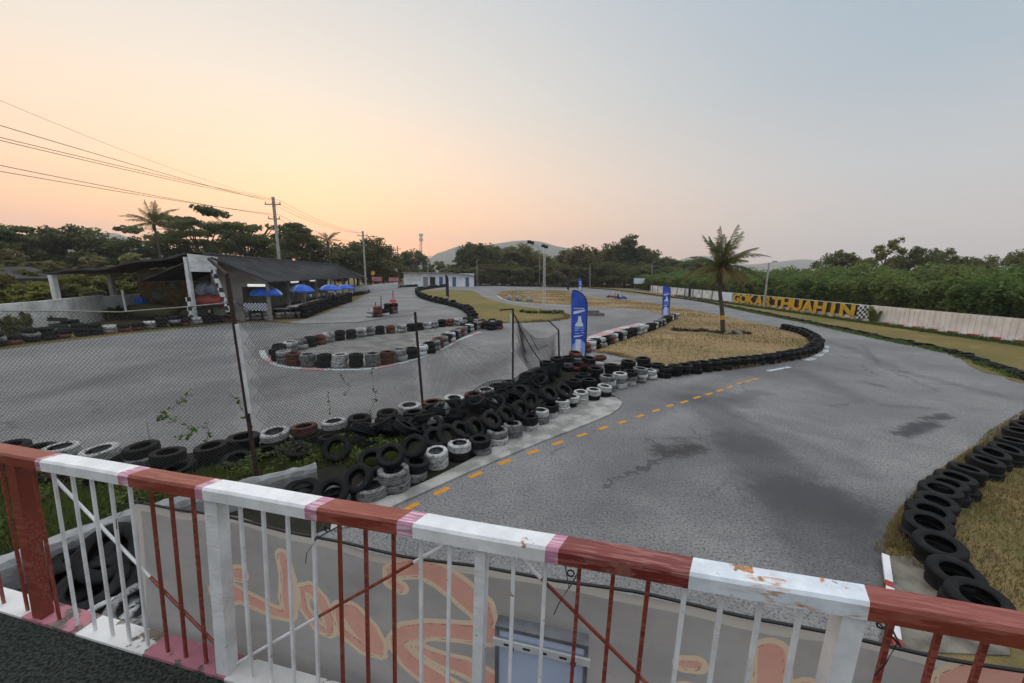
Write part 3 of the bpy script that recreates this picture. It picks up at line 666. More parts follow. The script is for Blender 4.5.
polepart('sleeve', [A(561, 362, 14.25), A(560.5, 327, 14.25)], .028, m_white, fen)
def net(parent, topl, botl, pitch=.075, r=.0026, bulge=.06, keep=1.0, name='mesh_net'):
    """diamond net between a top line and a bottom line (both sampled functions of 0..1)"""
    tl = along(topl, .25); bl = along(botl, .25)
    T = np.array([p for p, _ in tl]); B_ = np.array([p for p, _ in bl]); L = sum(np.linalg.norm(T[i+1]-T[i]) for i in range(len(T)-1)); Hh = np.mean([np.linalg.norm(T[0]-B_[0]), np.linalg.norm(T[-1]-B_[-1])])
    def at(arr, u):
        x = np.clip(u, 0, 1)*(len(arr)-1); i = min(int(x), len(arr)-2); return arr[i]+(arr[i+1]-arr[i])*(x-i)
    def pt(a, h):
        u, q = a/L, h/Hh; p = at(B_, u)*(1-q)+at(T, u)*q
        return p+np.array([.6, -.8, 0])*bulge*math.sin(PI*q)*math.sin(3*u*PI+1)+np.array([0, 0, -1])*.03*math.sin(u*9)*q*(1-q)*4
    mb = MB(); k = -Hh
    while k < L:
        for sgn in (1, -1):
            a0 = k if sgn > 0 else k+Hh; pts = []
            nst = max(2, int(Hh/.28))
            for j in range(nst+1):
                h = Hh*j/nst; a = a0+sgn*h
                if 0 <= a <= L: pts.append(pt(a, h))
                elif len(pts) > 1: break
            if len(pts) > 1 and R.random() < keep: mb.tube(pts, r, 3, cap=False)
        k += pitch
    return mb.build(name, m_wire, parent)
e1 = A(0, 311, 6.35); e0 = np.array([-10.6, 6.3, e1[2]+.05])
top1 = [e0, e1, A(60, 311, 6.38), A(120, 312, 6.42), A(185, 307, 6.46), A(236, 302, 6.5)]
bot1 = [np.array([-10.6, 6.3, .25]), np.array([-7.5, 6.4, .3]), np.array([-4.75, 6.5, .25])]
net(fen, top1, bot1)
mb = MB(); mb.tube(top1, .011, 5); mb.build('rope', pm('grey_rope', (.3, .29, .27), None, 9, .9), fen)
mb = MB(); mb.tube([np.array([-10.6, 6.32, 2.75]), A(0, 327, 6.36), A(110, 330, 6.4), A(200, 326, 6.46), A(240, 320, 6.5)], .005, 5); mb.build('line_wire', m_wire, fen)
top2 = [A(236, 302, 6.52), A(265, 320, 7.2), A(300, 324, 8.0), A(360, 322, 9.0), A(415, 314, 9.9)]
bot2 = [np.array([-4.6, 6.55, .2]), np.array([-3.5, 8.3, .35]), np.array([-2.4, 9.95, .4])]
net(fen, top2, bot2, r=.0034)
mb = MB(); mb.tube(top2, .006, 5); mb.build('line_wire', m_wire, fen)
top3 = [A(415, 314, 9.95), A(430, 322, 10.4), A(450, 338, 11.1), A(480, 352, 11.9), A(511, 352, 12.6)]
bot3 = [np.array([-2.3, 10.0, .4]), np.array([-1.2, 11.3, .45]), np.array([.03, 12.55, .5])]
net(fen, top3, bot3, r=.0022, keep=.8)
top4 = [A(513, 312, 12.6), A(523, 327, 13.0), A(535, 338, 13.5), A(548, 338, 14.0), A(558, 331, 14.3)]
bot4 = [A(514, 350, 12.6), A(530, 372, 12.9), A(545, 375, 13.6), A(559, 362, 14.25)]
net(fen, top4, bot4, pitch=.07, r=.0055, bulge=.15)
mb = MB(); mb.tube([A(513, 312, 12.6), A(522, 332, 12.75), A(534, 352, 12.9), A(547, 370, 13.2), A(556, 378, 13.4)], .02, 5); mb.tube([A(530, 335, 13.2), A(538, 350, 13.3), A(547, 345, 13.8)], .013, 5); mb.build('line_wire', m_wire, fen)
# black netting thrown over the heap
def drape(pts_c, w_, label):
    pass
# ------------------------------------------------------------------ tyres
def tyre_mesh(name, n, mat, lod):
    if lod == 2:
        prof = [(.175, -.07), (.185, -.088), (.215, -.094), (.262, -.097), (.288, -.092), (.300, -.078), (.302, -.05), (.293, -.047), (.293, -.040), (.303, -.036), (.303, -.012), (.294, -.009), (.294, .009), (.303, .012), (.303, .036), (.293, .040), (.293, .047), (.302, .05), (.300, .078), (.288, .092), (.262, .097), (.215, .094), (.185, .088), (.175, .07), (.21, .07), (.27, .07), (.285, .04), (.286, 0), (.285, -.04), (.27, -.07), (.21, -.07)]
    elif lod == 0:
        prof = [(.165, -.062), (.172, -.08), (.2, -.094), (.255, -.095), (.28, -.088), (.292, -.075), (.298, -.06), (.298, -.048), (.290, -.046), (.290, -.038), (.3, -.036), (.301, -.016), (.292, -.013), (.292, -.005), (.301, -.002), (.301, .018), (.292, .021), (.292, .029), (.3, .031), (.298, .06), (.292, .075), (.28, .088), (.255, .095), (.2, .094), (.172, .08), (.165, .062), (.2, .066), (.262, .066), (.278, .04), (.28, 0), (.278, -.04), (.262, -.066), (.2, -.066)]
    else:
        prof = [(.165, -.07), (.2, -.092), (.28, -.088), (.3, -.05), (.3, .05), (.28, .088), (.2, .092), (.165, .07), (.262, .066), (.278, 0), (.262, -.066)]
    mb = MB(); mb.lathe(prof, n=n, closed=True)
    me = bpy.data.meshes.new(name); me.from_pydata(mb.v, [], mb.f); me.materials.append(mat); me.polygons.foreach_set('use_smooth', [True]*len(mb.f)); fixn(me)
    return me
TME = {(k, l): tyre_mesh('tyre', 16 if l == 1 else 36, TM[k], l) for k in TM for l in (0, 1, 2)}
TY = []
def tyre(x, y, z, col='black', rad=.28, wid=None, rot=(0, 0, 0), label='', group=''):
    sc_ = rad/.3; TY.append(dict(p=(x, y, z), col=col, s=(sc_*R.uniform(.94, 1.03), sc_*R.uniform(.94, 1.03), (wid or .19*sc_)/.19), rot=rot, label=label, group=group))
def stack(x, y, cols, rad, wid, label_fn, group, tilt=.04, jit=.03):
    z = .0
    for i, c_ in enumerate(cols):
        r_ = rad*R.uniform(.95, 1.05); w_ = wid*R.uniform(.92, 1.08)
        tyre(x+R.uniform(-jit, jit), y+R.uniform(-jit, jit), z+w_/2+.015, c_, r_, w_, (R.uniform(-tilt, tilt), R.uniform(-tilt, tilt), R.uniform(0, 6)), label_fn(i, c_), group); z += w_
LV = {1: ['only'], 2: ['lower', 'upper'], 3: ['bottom', 'middle', 'top'], 4: ['bottom', 'second', 'third', 'top'], 5: ['bottom', 'second', 'middle', 'fourth', 'top']}
def stacklab(k, n, where):
    def f(i, c_):
        if n == 1: return f'single {TW[c_]} tyre, {where}'
        return f'{LV[n][i]} {TW[c_]} tyre of {where}'
    return f
def runstacks(pts, colfn, rad, wid, group, where, n=2, tilt=.04, jit=.03):
    """one stack per point; where: words with {o} for the ordinal"""
    for k, p in enumerate(pts):
        cols = colfn(k); stack(p[0], p[1], cols, rad, wid, stacklab(k, len(cols), where.format(o=ordw(k))), group, tilt, jit)
# front row along the concrete edge
fr = PL([(367, 503), (390, 495), (412, 484), (435, 472), (458, 463), (480, 458), (497, 447), (514, 440), (529, 433), (541, 426), (551, 420), (562, 414), (571, 409), (582, 405), (594, 402), (606, 398)])
frc = [['grey'], ['grey', 'grey'], ['grey', 'black'], ['white', 'white'], ['black', 'white'], ['grey', 'black'], ['white', 'grey'], ['grey', 'grey'], ['white', 'black'], ['grey', 'white'], ['white', 'black'], ['white', 'white'], ['black', 'white'], ['white', 'white'], ['black', 'white'], ['black', 'white']]
for k, p in enumerate(fr):
    rad = .27 if k < 2 else .235
    stack(p[0], p[1]+.2, frc[k], rad, .19 if k < 2 else .17, stacklab(k, len(frc[k]), f'the {ordw(k)} stack from the platform along the pavement'), 'tyre stacks along the pavement edge', .07, .04)
# second group, three high, running to the island row
g2 = PL([(609, 392), (620, 389), (631, 386), (642, 383), (651, 380), (659, 377)])
g2c = [['grey', 'white', 'grey'], ['white', 'grey', 'white'], ['white', 'grey', 'black'], ['grey', 'white', 'grey'], ['white', 'white'], ['white', 'grey', 'black']]
for k, p in enumerate(g2): stack(p[0], p[1]+.2, g2c[k], .26, .165, stacklab(k, len(g2c[k]), f'the {ordw(k)} tall stack past the pavement tip'), 'tall painted stacks past the pavement tip', .05, .03)
g3 = PL([(597, 384), (614, 381), (629, 376), (645, 373), (583, 387), (589, 392), (576, 393)])
for k, p in enumerate(g3): stack(p[0], p[1]+.25, ['black', 'black', 'black'] if k < 4 else ['black', 'black'], .28, .18, stacklab(k, 3 if k < 4 else 2, f'the {ordw(k)} stack just behind the tall painted stacks'), 'black stacks behind the painted stacks', .08, .05)
# leaning row
ln_px = [(332, 487, .35), (358, 474, .40), (390, 451, .62), (414, 442, .60), (434, 434, .5), (447, 431, .5), (461, 427, .5), (475, 424, .5), (491, 417, .55), (506, 411, .55), (520, 406, .6), (530, 397, .75), (549, 391, .7), (564, 388, .6)]
for k, (x, y, z) in enumerate(ln_px):
    p = P(x, y, z); head = R.uniform(-.3, .3)+(0.35 if k > 4 else .1); tl = R.uniform(.55, 1.0); z -= .10
    tyre(p[0], p[1], z, 'black', .25, .17, tuple(Euler((tl, 0, head+(.5 if k > 3 else 0)), 'XYZ')), f'{ordw(k)} from the platform of the black tyres leaning behind the pavement stacks', 'black tyres leaning behind the pavement stacks')
    if z > .45:
        tyre(p[0]-.05, p[1]+.12, max(.1, z-.38), 'black', .26, .18, (R.uniform(-.2, .2), R.uniform(-.2, .2), 0), f'black tyre lying underneath the {ordw(k)} leaning tyre of the heap', 'black tyres underneath the leaning ones')
for (x, y, z, c_, rx, ry, lab) in ((334, 498, .1, 'grey', .1, .1, 'white-rimmed tyre lying flat just behind the middle of the rail'), (303, 492, .12, 'black', .25, .2, 'black tyre half hidden beside the end of the grey wall'), (337, 449, .25, 'black', .9, .2, 'black tyre half sunk in the weeds by the heap'), (372, 462, .22, 'black', .5, .3, 'black tyre wedged behind the two nearest grey stacks'), (300, 412+40, .12, 'black', .1, .1, 'black tyre lying in the weeds below the far row')):
    p = P(x, y, z); tyre(p[0], p[1], z, c_, .28, .18, (rx, ry, 0), lab, 'loose tyres about the heap')
# far row beside the left track, under the fence
far = [(-9.9, 7.1), (-9.3, 7.05)] + [tuple(q) for q in [(-8.75, 6.98), (-7.95, 6.95), (-7.29, 7.08), (-6.65, 6.95), (-5.95, 7.15), (-5.65, 7.6), (-5.2, 7.95), (-4.63, 8.19), (-4.15, 8.5), (-3.67, 8.8), (-3.14, 9.2), (-2.72, 9.69), (-2.15, 10.05), (-1.62, 10.35), (-1.15, 10.75), (-.75, 11.2), (-.4, 11.6), (-.05, 12.1)]]
farc = ['bb', 'bk', 'kw', 'kw', 'gb', 'kb', 'kk', 'kk', 'bw', 'kn', 'kw', 'kk', 'bk', 'gw', 'kn', 'gw', 'nn', 'gw', 'kk', 'kg']
CC = {'b': 'black', 'k': 'black', 'w': 'white', 'g': 'grey', 'n': 'brown'}
for k, p in enumerate(far): stack(p[0], p[1], [CC[q] for q in farc[k]], .285, .18, stacklab(k, 2, f'the {ordw(k)} stack from the left under the fence'), 'tyre stacks under the fence beside the left track', .08, .05)
bk = along(far[2:], .62)
for k, (p, t) in enumerate(bk):
    n_ = np.array([t[1], -t[0]]); q = p+n_*.5
    cols = ['black'] if k < 9 else ['black', 'black']
    stack(q[0], q[1], cols, .265, .175, stacklab(k, len(cols), f'the {ordw(k)} spot from the left just inside the fence row'), 'black tyres in the second line inside the fence', .25, .08)
# heap between
hp_ = []
for k in range(48):
    u = R.random()**1.1; a = np.array([-2.7+4.0*u, 7.3+4.8*u]); q = a+np.array([-.7, .7])*R.uniform(.1, 1.0)*(1-.55*u)
    z = R.choice([.1, .16, .26, .36])
    tyre(q[0], q[1], z, 'black' if R.random() < .88 else 'grey', .26, .175, (R.uniform(-.7, .7), R.uniform(-.7, .7), 0), f'one of the black tyres tumbled into the heap behind the leaning row', 'tumbled tyres in the middle of the heap')
# tall heap at the flag foot
for k, (x, y, cols) in enumerate([(578, 372, ['brown', 'black', 'grey', 'brown']), (567, 372, ['black', 'grey', 'black']), (588, 378, ['black', 'black', 'brown', 'black']), (556, 379, ['black', 'black', 'black', 'black']), (547, 384, ['black', 'black', 'black', 'black']), (538, 390, ['black', 'black', 'black']), (600, 366, ['white', 'brown']), (528, 394, ['black', 'black', 'black'])]):
    p = P(x, y); stack(p[0], p[1]+.3, cols, .28, .18, stacklab(k, len(cols), f'the {ordw(k)} stack heaped under the large flag'), 'tall tyre stacks around the flag foot', .12, .08)
# behind the railing, left
for k, (x, y, z, c_, rot, rad) in enumerate([(111, 553, .42, 'black', (.75, .15, .3), .34), (94, 588, .2, 'black', (.35, .1, 0), .35), (63, 590, .12, 'black', (.1, .25, 0), .34), (142, 608, .22, 'grey', (.2, .05, 0), .30), (108, 622, .12, 'white', (.05, 0, 0), .27), (135, 545, .14, 'black', (.2, 0, 0), .33), (85, 560, .12, 'black', (.1, .1, 0), .33), (160, 575, .15, 'black', (.2, .1, 0), .33), (175, 610, .12, 'black', (0, .1, 0), .33)]):
    p = P(x, y, z); lab = ['big black tyre tilted on top of the pile seen through the rail', 'big black tyre lying in the middle of the pile below the rail', 'black tyre at the left of the pile, against the grey wall', 'grey-treaded tyre beside the banner edge, seen through white balusters', 'small white-painted tyre low behind the white balusters', 'black tyre under the tilted one, by the grey wall', 'black tyre at the back of the pile below the rail', 'black tyre behind the banner edge at the back', 'black tyre behind the banner beside the grey-treaded one'][k]
    tyre(p[0], p[1], z, c_, rad, .22, rot, lab, 'tyres piled below the railing')
# right row, overlapping pairs
rpx = [(979, 597), (956, 572), (939, 547), (928, 526), (930, 514), (936, 504), (940, 492), (947, 486), (955, 480), (967, 471), (985, 463), (992, 455), (1006, 451), (1013, 443), (1019, 433), (1026, 427), (1036, 421)]
for k, (x, y) in enumerate(rpx):
    p = P(x, y, .25); wh = f'{ordw(k)} from the platform in the right-hand row'
    tl = (.16, .1) if k < 3 else (R.uniform(-.05, .2), R.uniform(-.1, .15))
    tyre(p[0], p[1], .25 if k not in (0, 1) else .2, 'black', .275, .155, (tl[0], -tl[1], 0), f'upper black tyre, {wh}, beside the dry grass', 'black tyres along the right-hand grass')
    tyre(p[0]+R.uniform(-.06, .06), p[1]+R.uniform(-.05, .05), .08, 'black', .275, .15, (.02, .02, 0), f'lower black tyre, {wh}, on the ground', 'black tyres along the right-hand grass')
# palm island row
pr = spline(PL([(664, 377), (684, 374), (705, 371), (740, 366.5), (780, 361), (802, 356.5), (815, 350.5), (817, 345.5), (811, 339), (800, 333.5), (784, 329.5)]), .5)
for k, (p, t) in enumerate(along(pr, .56)):
    stack(p[0], p[1], ['black', 'black'], .285, .2, stacklab(k, 2, f'the {ordw(k)} stack from the left round the palm island'), 'black tyre stacks round the palm island', .06, .05)
# hairpin row behind the flag
hr = spline(PL([(585, 352), (600, 347), (615, 341.5), (632, 336), (648, 331), (661, 325.5), (670, 320.5), (676, 318.5)]), .5)
for k, (p, t) in enumerate(along(hr, .62)):
    c_ = ['brown', 'white', 'black', 'white', 'black'][k % 5] if k < 10 else R.choice(['black', 'black', 'grey', 'white'])
    stack(p[0], p[1], [c_, c_], .29, .24, stacklab(k, 2, f'the {ordw(k)} stack from the big flag beside the pink kerb'), 'painted tyre stacks beside the pink kerb', .04, .04)
# gravel island rows
fb = spline(PL([(279, 361), (291, 365), (324, 366.5), (357, 366.5), (382, 364.5), (402, 360.5), (428, 353.5), (443, 345.5), (463, 334.5), (477, 329), (494, 328)]), .4)
for k, (p, t) in enumerate(along(fb, .63)):
    c_ = ['black', 'grey', 'brown', 'grey', 'black', 'white'][k % 6]
    stack(p[0], p[1], [c_, c_], .30, .25, stacklab(k, 2, f'the {ordw(k)} stack from the left, near side of gravel island'), 'painted tyre stacks round the gravel island', .04, .04)
bb = spline(PL([(281, 355), (298, 350), (314, 346), (329, 342), (349, 339), (367, 336), (382, 334), (405, 332), (433, 328), (451, 326), (474, 324)]), .4)
for k, (p, t) in enumerate(along(bb, .68)):
    c_ = ['black', 'white', 'grey', 'black', 'brown', 'white', 'black'][k % 7]
    stack(p[0], p[1], [c_, c_], .30, .25, stacklab(k, 2, f'the {ordw(k)} stack from the left, far side of gravel island'), 'painted tyre stacks round the gravel island', .04, .04)
# far rows: left wall, pit wall, curve row, verge line, wall foot
def farrow(px, step, cols, rad, wid, where, group, closed=False, tilt=.05, world=None):
    path = world or spline(PL(px), .5)
    for k, (p, t) in enumerate(along(path, step)):
        c_ = cols(k); stack(p[0], p[1], c_, rad, wid, stacklab(k, len(c_), f'the {ordw(k)} {where}' if len(c_) > 1 else f'{ordw(k)} {where}'), group, tilt, .06)
farrow([(-14, 349), (0, 346), (60, 338.5), (130, 331), (190, 325), (228, 321.5)], .62, lambda k: R.choice([['black', 'black', 'black'], ['black', 'black'], ['black', 'grey', 'black'], ['brown', 'black'], ['grey', 'white']]), .31, .23, 'stack from the frame edge along the left wall', 'tyre stacks along the left track edge')
farrow([(232, 321), (250, 320), (275, 318.5), (302, 317.5)], .8, lambda k: R.choice([['white', 'grey', 'white'], ['black', 'black', 'grey'], ['grey', 'white', 'black']]), .33, .24, 'stack in front of the pit building end', 'painted tyre stacks in front of the pit building')
farrow([(304, 318), (320, 311.5), (336, 306), (350, 301.5)], .6, lambda k: ['black']*5, .3, .21, 'stack of the black pit wall', 'tall black tyre wall along the pit counter')
farrow([(350, 301), (347, 297), (362, 294.5), (374, 291), (390, 288.5), (420, 286.4), (460, 285.8), (500, 286), (540, 286.7)], .62, lambda k: R.choice([['black', 'black'], ['black', 'black'], ['black', 'grey']]), .3, .26, 'stack in the far line past the umbrellas', 'tyre stacks along the far edge of the track')
farrow([(452, 286.2), (436, 288), (420, 290.5), (417, 293), (421, 297.5), (432, 301.5), (447, 305), (460, 308.5), (468, 313), (472, 318.5), (474, 323)], .62, lambda k: R.choice([['black', 'black'], ['black', 'black'], ['black', 'black', 'black']]), .32, .24, 'stack in the winding row by green grass', 'black tyre stacks round the green grass')
farrow([(463, 327), (478, 326), (490, 330), (500, 329), (492, 326)], .6, lambda k: R.choice([['black', 'black'], ['brown', 'black'], ['black', 'grey']]), .32, .25, 'stack at the gravel island far tip', 'tyre stacks at the gravel island tip')
farrow([(590, 288.3), (625, 291.3), (660, 296), (700, 301.5), (740, 309), (800, 321), (880, 338), (950, 352.5), (1024, 378), (1100, 410)], .66, lambda k: ['black'], .3, .16, 'along the outer edge of the curving track', 'black tyres edging the outer verge', tilt=.2)
farrow(None, .62, lambda k: ['black'], .3, .13, 'along the foot of the long wall', 'black tyres along the foot of the long wall', world=[(30.4, 16), (30.35, 45), (29.6, 70)])
for k, (x, y, cols) in enumerate([(371, 317, ['white', 'white']), (378, 317, ['brown']*3), (385, 316, ['white', 'black']), (388, 314, ['black']*3), (394, 313, ['grey', 'brown', 'black'])]):
    p = P(x, y); stack(p[0], p[1], cols, .36, .3, stacklab(k, len(cols), f'the {ordw(k)} stack of the small marker cluster on the left track'), 'marker tyre cluster on the left track', .05, .04)
def psize(t):
    q = np.array(t['p'])-CAM; z = q@fwd
    if z < .3: return -1
    x, y = CX+F*(q@rightv)/z, CY-F*(q@upv)/z
    if x < -60 or x > 1090 or y > 760: return -1
    return t['s'][0]/z
TY.sort(key=lambda t: -psize(t))
NIND = 300
for t in TY[:NIND]:
    lod = R.choice((0, 2)) if t['s'][0]/max(.1, (np.array(t['p'])-CAM)@fwd) > .02 else 1
    o = bpy.data.objects.new('tyre', TME[(t['col'], lod)]); COL.objects.link(o)
    o.location = t['p']; o.rotation_euler = t['rot']; o.scale = t['s']; tag(o, t['label'], 'tyre', t['group'])
mb = MB(); mk = ['black', 'white', 'grey', 'brown']; pf = [(.195, -.07), (.24, -.094), (.3, -.06), (.3, .06), (.24, .094), (.195, .07), (.27, .03), (.27, -.03)]
for t in TY[NIND:]:
    i = len(mb.v); n = 12; Rm = Euler(t['rot'], 'XYZ').to_matrix()
    for q in range(n):
        a = 2*PI*q/n
        for r, z in pf: mb.v.append(tuple(Vector(t['p'])+Rm@Vector((r*math.cos(a)*t['s'][0], r*math.sin(a)*t['s'][1], z*t['s'][2]))))
    m = len(pf)
    for q in range(n):
        q2 = (q+1) % n
        for k in range(m): mb.f.append((i+q*m+k, i+q2*m+k, i+q2*m+(k+1) % m, i+q*m+(k+1) % m)); mb.m.append(mk.index(t['col']))
FARM = [tyremat('far_black_rubber', None, 0)]
def farpaint(name, c): return pm(name, c, tuple(x*.35 for x in c), 2.2, .75, rnd=False, lo=.45, hi=.6)
FARM += [farpaint('far_white_rubber', (.5, .5, .49)), farpaint('far_grey_rubber', (.26, .26, .255)), farpaint('far_brown_rubber', (.15, .045, .03))]
o = mb.build('distant_tyres', FARM, smooth=True); tag(o, 'distant rows of black and painted tyres edging the far bends', 'tyres', None, 'stuff')
# ------------------------------------------------------------------ black netting over the heap, plants, grass
def leafcloud(name, pts, size, mat, parent=None, elong=1.6, droop=0.0, jitter=.4, origin=None, up=0.3):
    """many small leaf quads at pts (n,3)"""
    pts = np.asarray(pts); n = len(pts)
    a = NR.normal(size=(n, 3)); a[:, 2] = a[:, 2]*.6-droop; a /= np.linalg.norm(a, axis=1)[:, None]
    b_ = NR.normal(size=(n, 3)); b_[:, 2] *= up; b_ -= a*(a*b_).sum(1)[:, None]; b_ /= np.linalg.norm(b_, axis=1)[:, None]
    s = size*NR.uniform(1-jitter, 1+jitter, n)[:, None]; a = a*s*elong/2; b_ = b_*s/2
    V = np.stack([pts-a-b_*.35, pts-b_*.9+a*.1, pts+a, pts+b_*.9+a*.1], 1).reshape(-1, 3)
    me = bpy.data.meshes.new(name); me.vertices.add(4*n); me.vertices.foreach_set('co', V.astype(np.float32).ravel())
    me.loops.add(4*n); me.loops.foreach_set('vertex_index', np.arange(4*n)); me.polygons.add(n); me.polygons.foreach_set('loop_start', np.arange(0, 4*n, 4)); me.update(); me.validate()
    me.materials.append(mat)
    o = bpy.data.objects.new(name, me); COL.objects.link(o)
    if parent is not None: o.parent = parent
    if origin is not None: o.location = origin
    return o
def clumps(n_cl, per, cfn, rad, flat=1.0):
    out = []
    for _ in range(n_cl):
        c = np.array(cfn()); r = rad*NR.uniform(.6, 1.3); d = NR.normal(size=(per, 3)); d /= np.linalg.norm(d, axis=1)[:, None]
        d *= (NR.uniform(0, 1, (per, 1))**.45)*r; d[:, 2] *= flat; out.append(c+d)
    return np.concatenate(out)
def make_tree(name, h, w, trunk_h, kind, mat, leaf=.36, dens=1.0):
    """a tapered trunk with limbs and a crown of clumps at limb ends; built at the origin"""
    root = empty(name, (0, 0, -500))
    rr = random.Random(R.random()); mb = MB(); ends = []
    top = h*(.9 if kind != 'rain' else .72)
    trunk = [(0, 0, -.2), (rr.uniform(-.1, .1), rr.uniform(-.1, .1), trunk_h*.5), (rr.uniform(-.2, .2), rr.uniform(-.2, .2), trunk_h)]
    r0 = h*.022+.05; mb.tube(trunk, [r0*1.25, r0, r0*.8], 7); t0 = Vector(trunk[-1])
    if kind in ('round', 'tall', 'sparse'):
        mb.tube([t0, t0+Vector((rr.uniform(-.3, .3), rr.uniform(-.3, .3), (top-trunk_h)*.55)), (rr.uniform(-.3, .3), rr.uniform(-.3, .3), top)], [r0*.8, r0*.45, r0*.1], 5)
    nl = {'round': 20, 'tall': 20, 'rain': 16, 'sparse': 13}[kind]
    for i in range(nl):
        az = i*2.4+rr.uniform(-.4, .4); u = (i+.5)/nl
        if kind == 'round': zz_ = trunk_h+(h*.93-trunk_h)*u; rr_ = w/2*math.sin(PI*min(.93, .2+.72*u))**.8*rr.uniform(.45, 1.0)
        elif kind == 'tall': zz_ = trunk_h+(h*.97-trunk_h)*u; rr_ = w/2*(1.02-u*.8)*rr.uniform(.4, 1.0)
        elif kind == 'sparse': zz_ = trunk_h+(h*.96-trunk_h)*(u**.8); rr_ = w/2*rr.uniform(.2, 1.0)*(1.1-.5*u)
        else: zz_ = h*rr.uniform(.62, .97); rr_ = w/2*rr.uniform(.15, 1.0)
        e = Vector((math.cos(az)*rr_, math.sin(az)*rr_, zz_)); zs = trunk_h*.9 if kind == 'rain' else max(trunk_h*.8, zz_-rr_*.9)
        st_ = Vector((t0.x*.6, t0.y*.6, min(zs, top*.9))); mid_ = st_.lerp(e, .5)+Vector((0, 0, rr_*(.15 if kind != 'rain' else .3)))
        mb.tube([st_, mid_, e], [r0*.4, r0*.25, r0*.08], 4); ends.append(e)
    mb.build('trunk', m_bark, root, local=True)
    P_ = []
    cr = {'round': w*.17, 'tall': w*.17, 'rain': w*.10, 'sparse': w*.13}[kind]
    per = int({'round': 170, 'tall': 170, 'rain': 210, 'sparse': 110}[kind]*dens)
    for e in ends:
        P_.append(clumps(1, per, lambda: tuple(e), cr, .75 if kind != 'rain' else .32))
        for _ in range(2):
            o_ = (e.x+rr.uniform(-1, 1)*cr*1.2, e.y+rr.uniform(-1, 1)*cr*1.2, e.z+rr.uniform(-.8, .5)*cr*(1 if kind != 'rain' else .35))
            P_.append(clumps(1, per//2, lambda: o_, cr*.7, .75 if kind != 'rain' else .3))
    P_ = np.concatenate(P_); P_[:, 2] = np.maximum(P_[:, 2], .25)
    leafcloud('crown', P_, leaf*.85, mat, root, 1.5)
    return root
def make_shrub(name, h, w, mat, leaf, n, stems=7):
    root = empty(name, (0, 0, -500)); mb = MB(); P_ = []
    for i in range(stems):
        az = i*2.4+R.uniform(-.5, .5); rr_ = w/2*R.uniform(.25, .95); e = Vector((math.cos(az)*rr_, math.sin(az)*rr_, h*R.uniform(.72, 1.0)*(1-.25*(rr_/(w/2))**2)))
        mb.tube([(math.cos(az)*.15, math.sin(az)*.15, -.1), (e.x*.45, e.y*.45, e.z*.55), e], [.04*h/3, .025*h/3, .006], 4)
        for q in range(5):
            f_ = .12+.2*q; c_ = (e.x*f_**.7, e.y*f_**.7, e.z*(f_+.06)); P_.append(clumps(1, n//stems//5, lambda: c_, w*.15*(1.25-f_*.4), 1.0))
    mb.build('stem', m_bark, root, local=True)
    leafcloud('foliage', np.concatenate(P_), leaf, mat, root, 2.2, .15)
    return root
T_round = [make_tree('broadleaf_tree', 10, 9, 2.0, 'round', m_leaf, .40), make_tree('broadleaf_tree', 10, 10, 1.6, 'round', m_leafw, .42), make_tree('broadleaf_tree', 10, 8, 1.4, 'round', m_leaf, .38)]
T_tall = [make_tree('tall_tree', 12, 7, 2.0, 'tall', m_leaf, .38), make_tree('tall_tree', 12, 7.5, 2.4, 'tall', m_leafw, .38)]
T_rain = [make_tree('rain_tree', 10, 15, 4.2, 'rain', m_leaf, .34, 1.0), make_tree('rain_tree', 10, 14, 4.5, 'rain', m_leaf, .34, 1.0)]
T_sp = [make_tree('sparse_tree', 10, 7, 2.5, 'sparse', m_leafw, .34)]
USED = set(); ALL_T = []
def place_tree(protos, px, ytop, Y, label, group, base_px=None, wf_=1.0, cat='tree'):
    pr_ = R.choice(protos); p = A(px, 270, Y); z = A(px, ytop, Y)[2]
    hh = {id(q): 10 for q in T_round+T_rain+T_sp}; h0 = 12 if pr_ in T_tall else 10
    s = max(.2, z)/(h0*.97); loc = (p[0], p[1], -.02); rz = R.uniform(0, 6)
    sc3 = (s*wf_, s*wf_, s)
    if id(pr_) not in USED:
        USED.add(id(pr_)); pr_.location = loc; pr_.rotation_euler = (0, 0, rz); pr_.scale = sc3; tag(pr_, label, cat, group); return pr_
    return dup(pr_, loc, rz, label, group, sc3)
FAR_G = 'trees of the far treeline'
far_list = [(392, 256), (405, 254), (414, 252), (428, 268), (441, 262), (452, 266), (463, 250), (472, 244), (482, 245), (492, 247), (503, 249), (511, 252), (519, 247), (530, 251), (541, 257), (550, 258), (559, 257), (570, 252), (580, 249), (592, 253), (599, 251), (607, 251), (616, 246), (626, 238), (635, 246), (644, 250), (653, 256), (662, 258), (672, 260), (682, 262), (690, 261), (700, 262), (712, 263)]
for k, (x, y) in enumerate(far_list):
    tall = y < 242
    place_tree(T_tall if tall or k % 5 == 1 else T_round, x+R.uniform(-2, 2), y-1, R.uniform(118, 140), f'dark {"tall" if tall else "bushy"} tree, {ordw(k)} from the left in the far treeline', FAR_G, wf_=R.uniform(.9, 1.25))
for k, x in enumerate(range(455, 720, 17)):
    place_tree(T_round, x, R.uniform(263, 268), R.uniform(108, 116), f'low dark tree, {ordw(k)} from the left along the front of the treeline', 'low trees at the front of the far treeline', wf_=1.5)
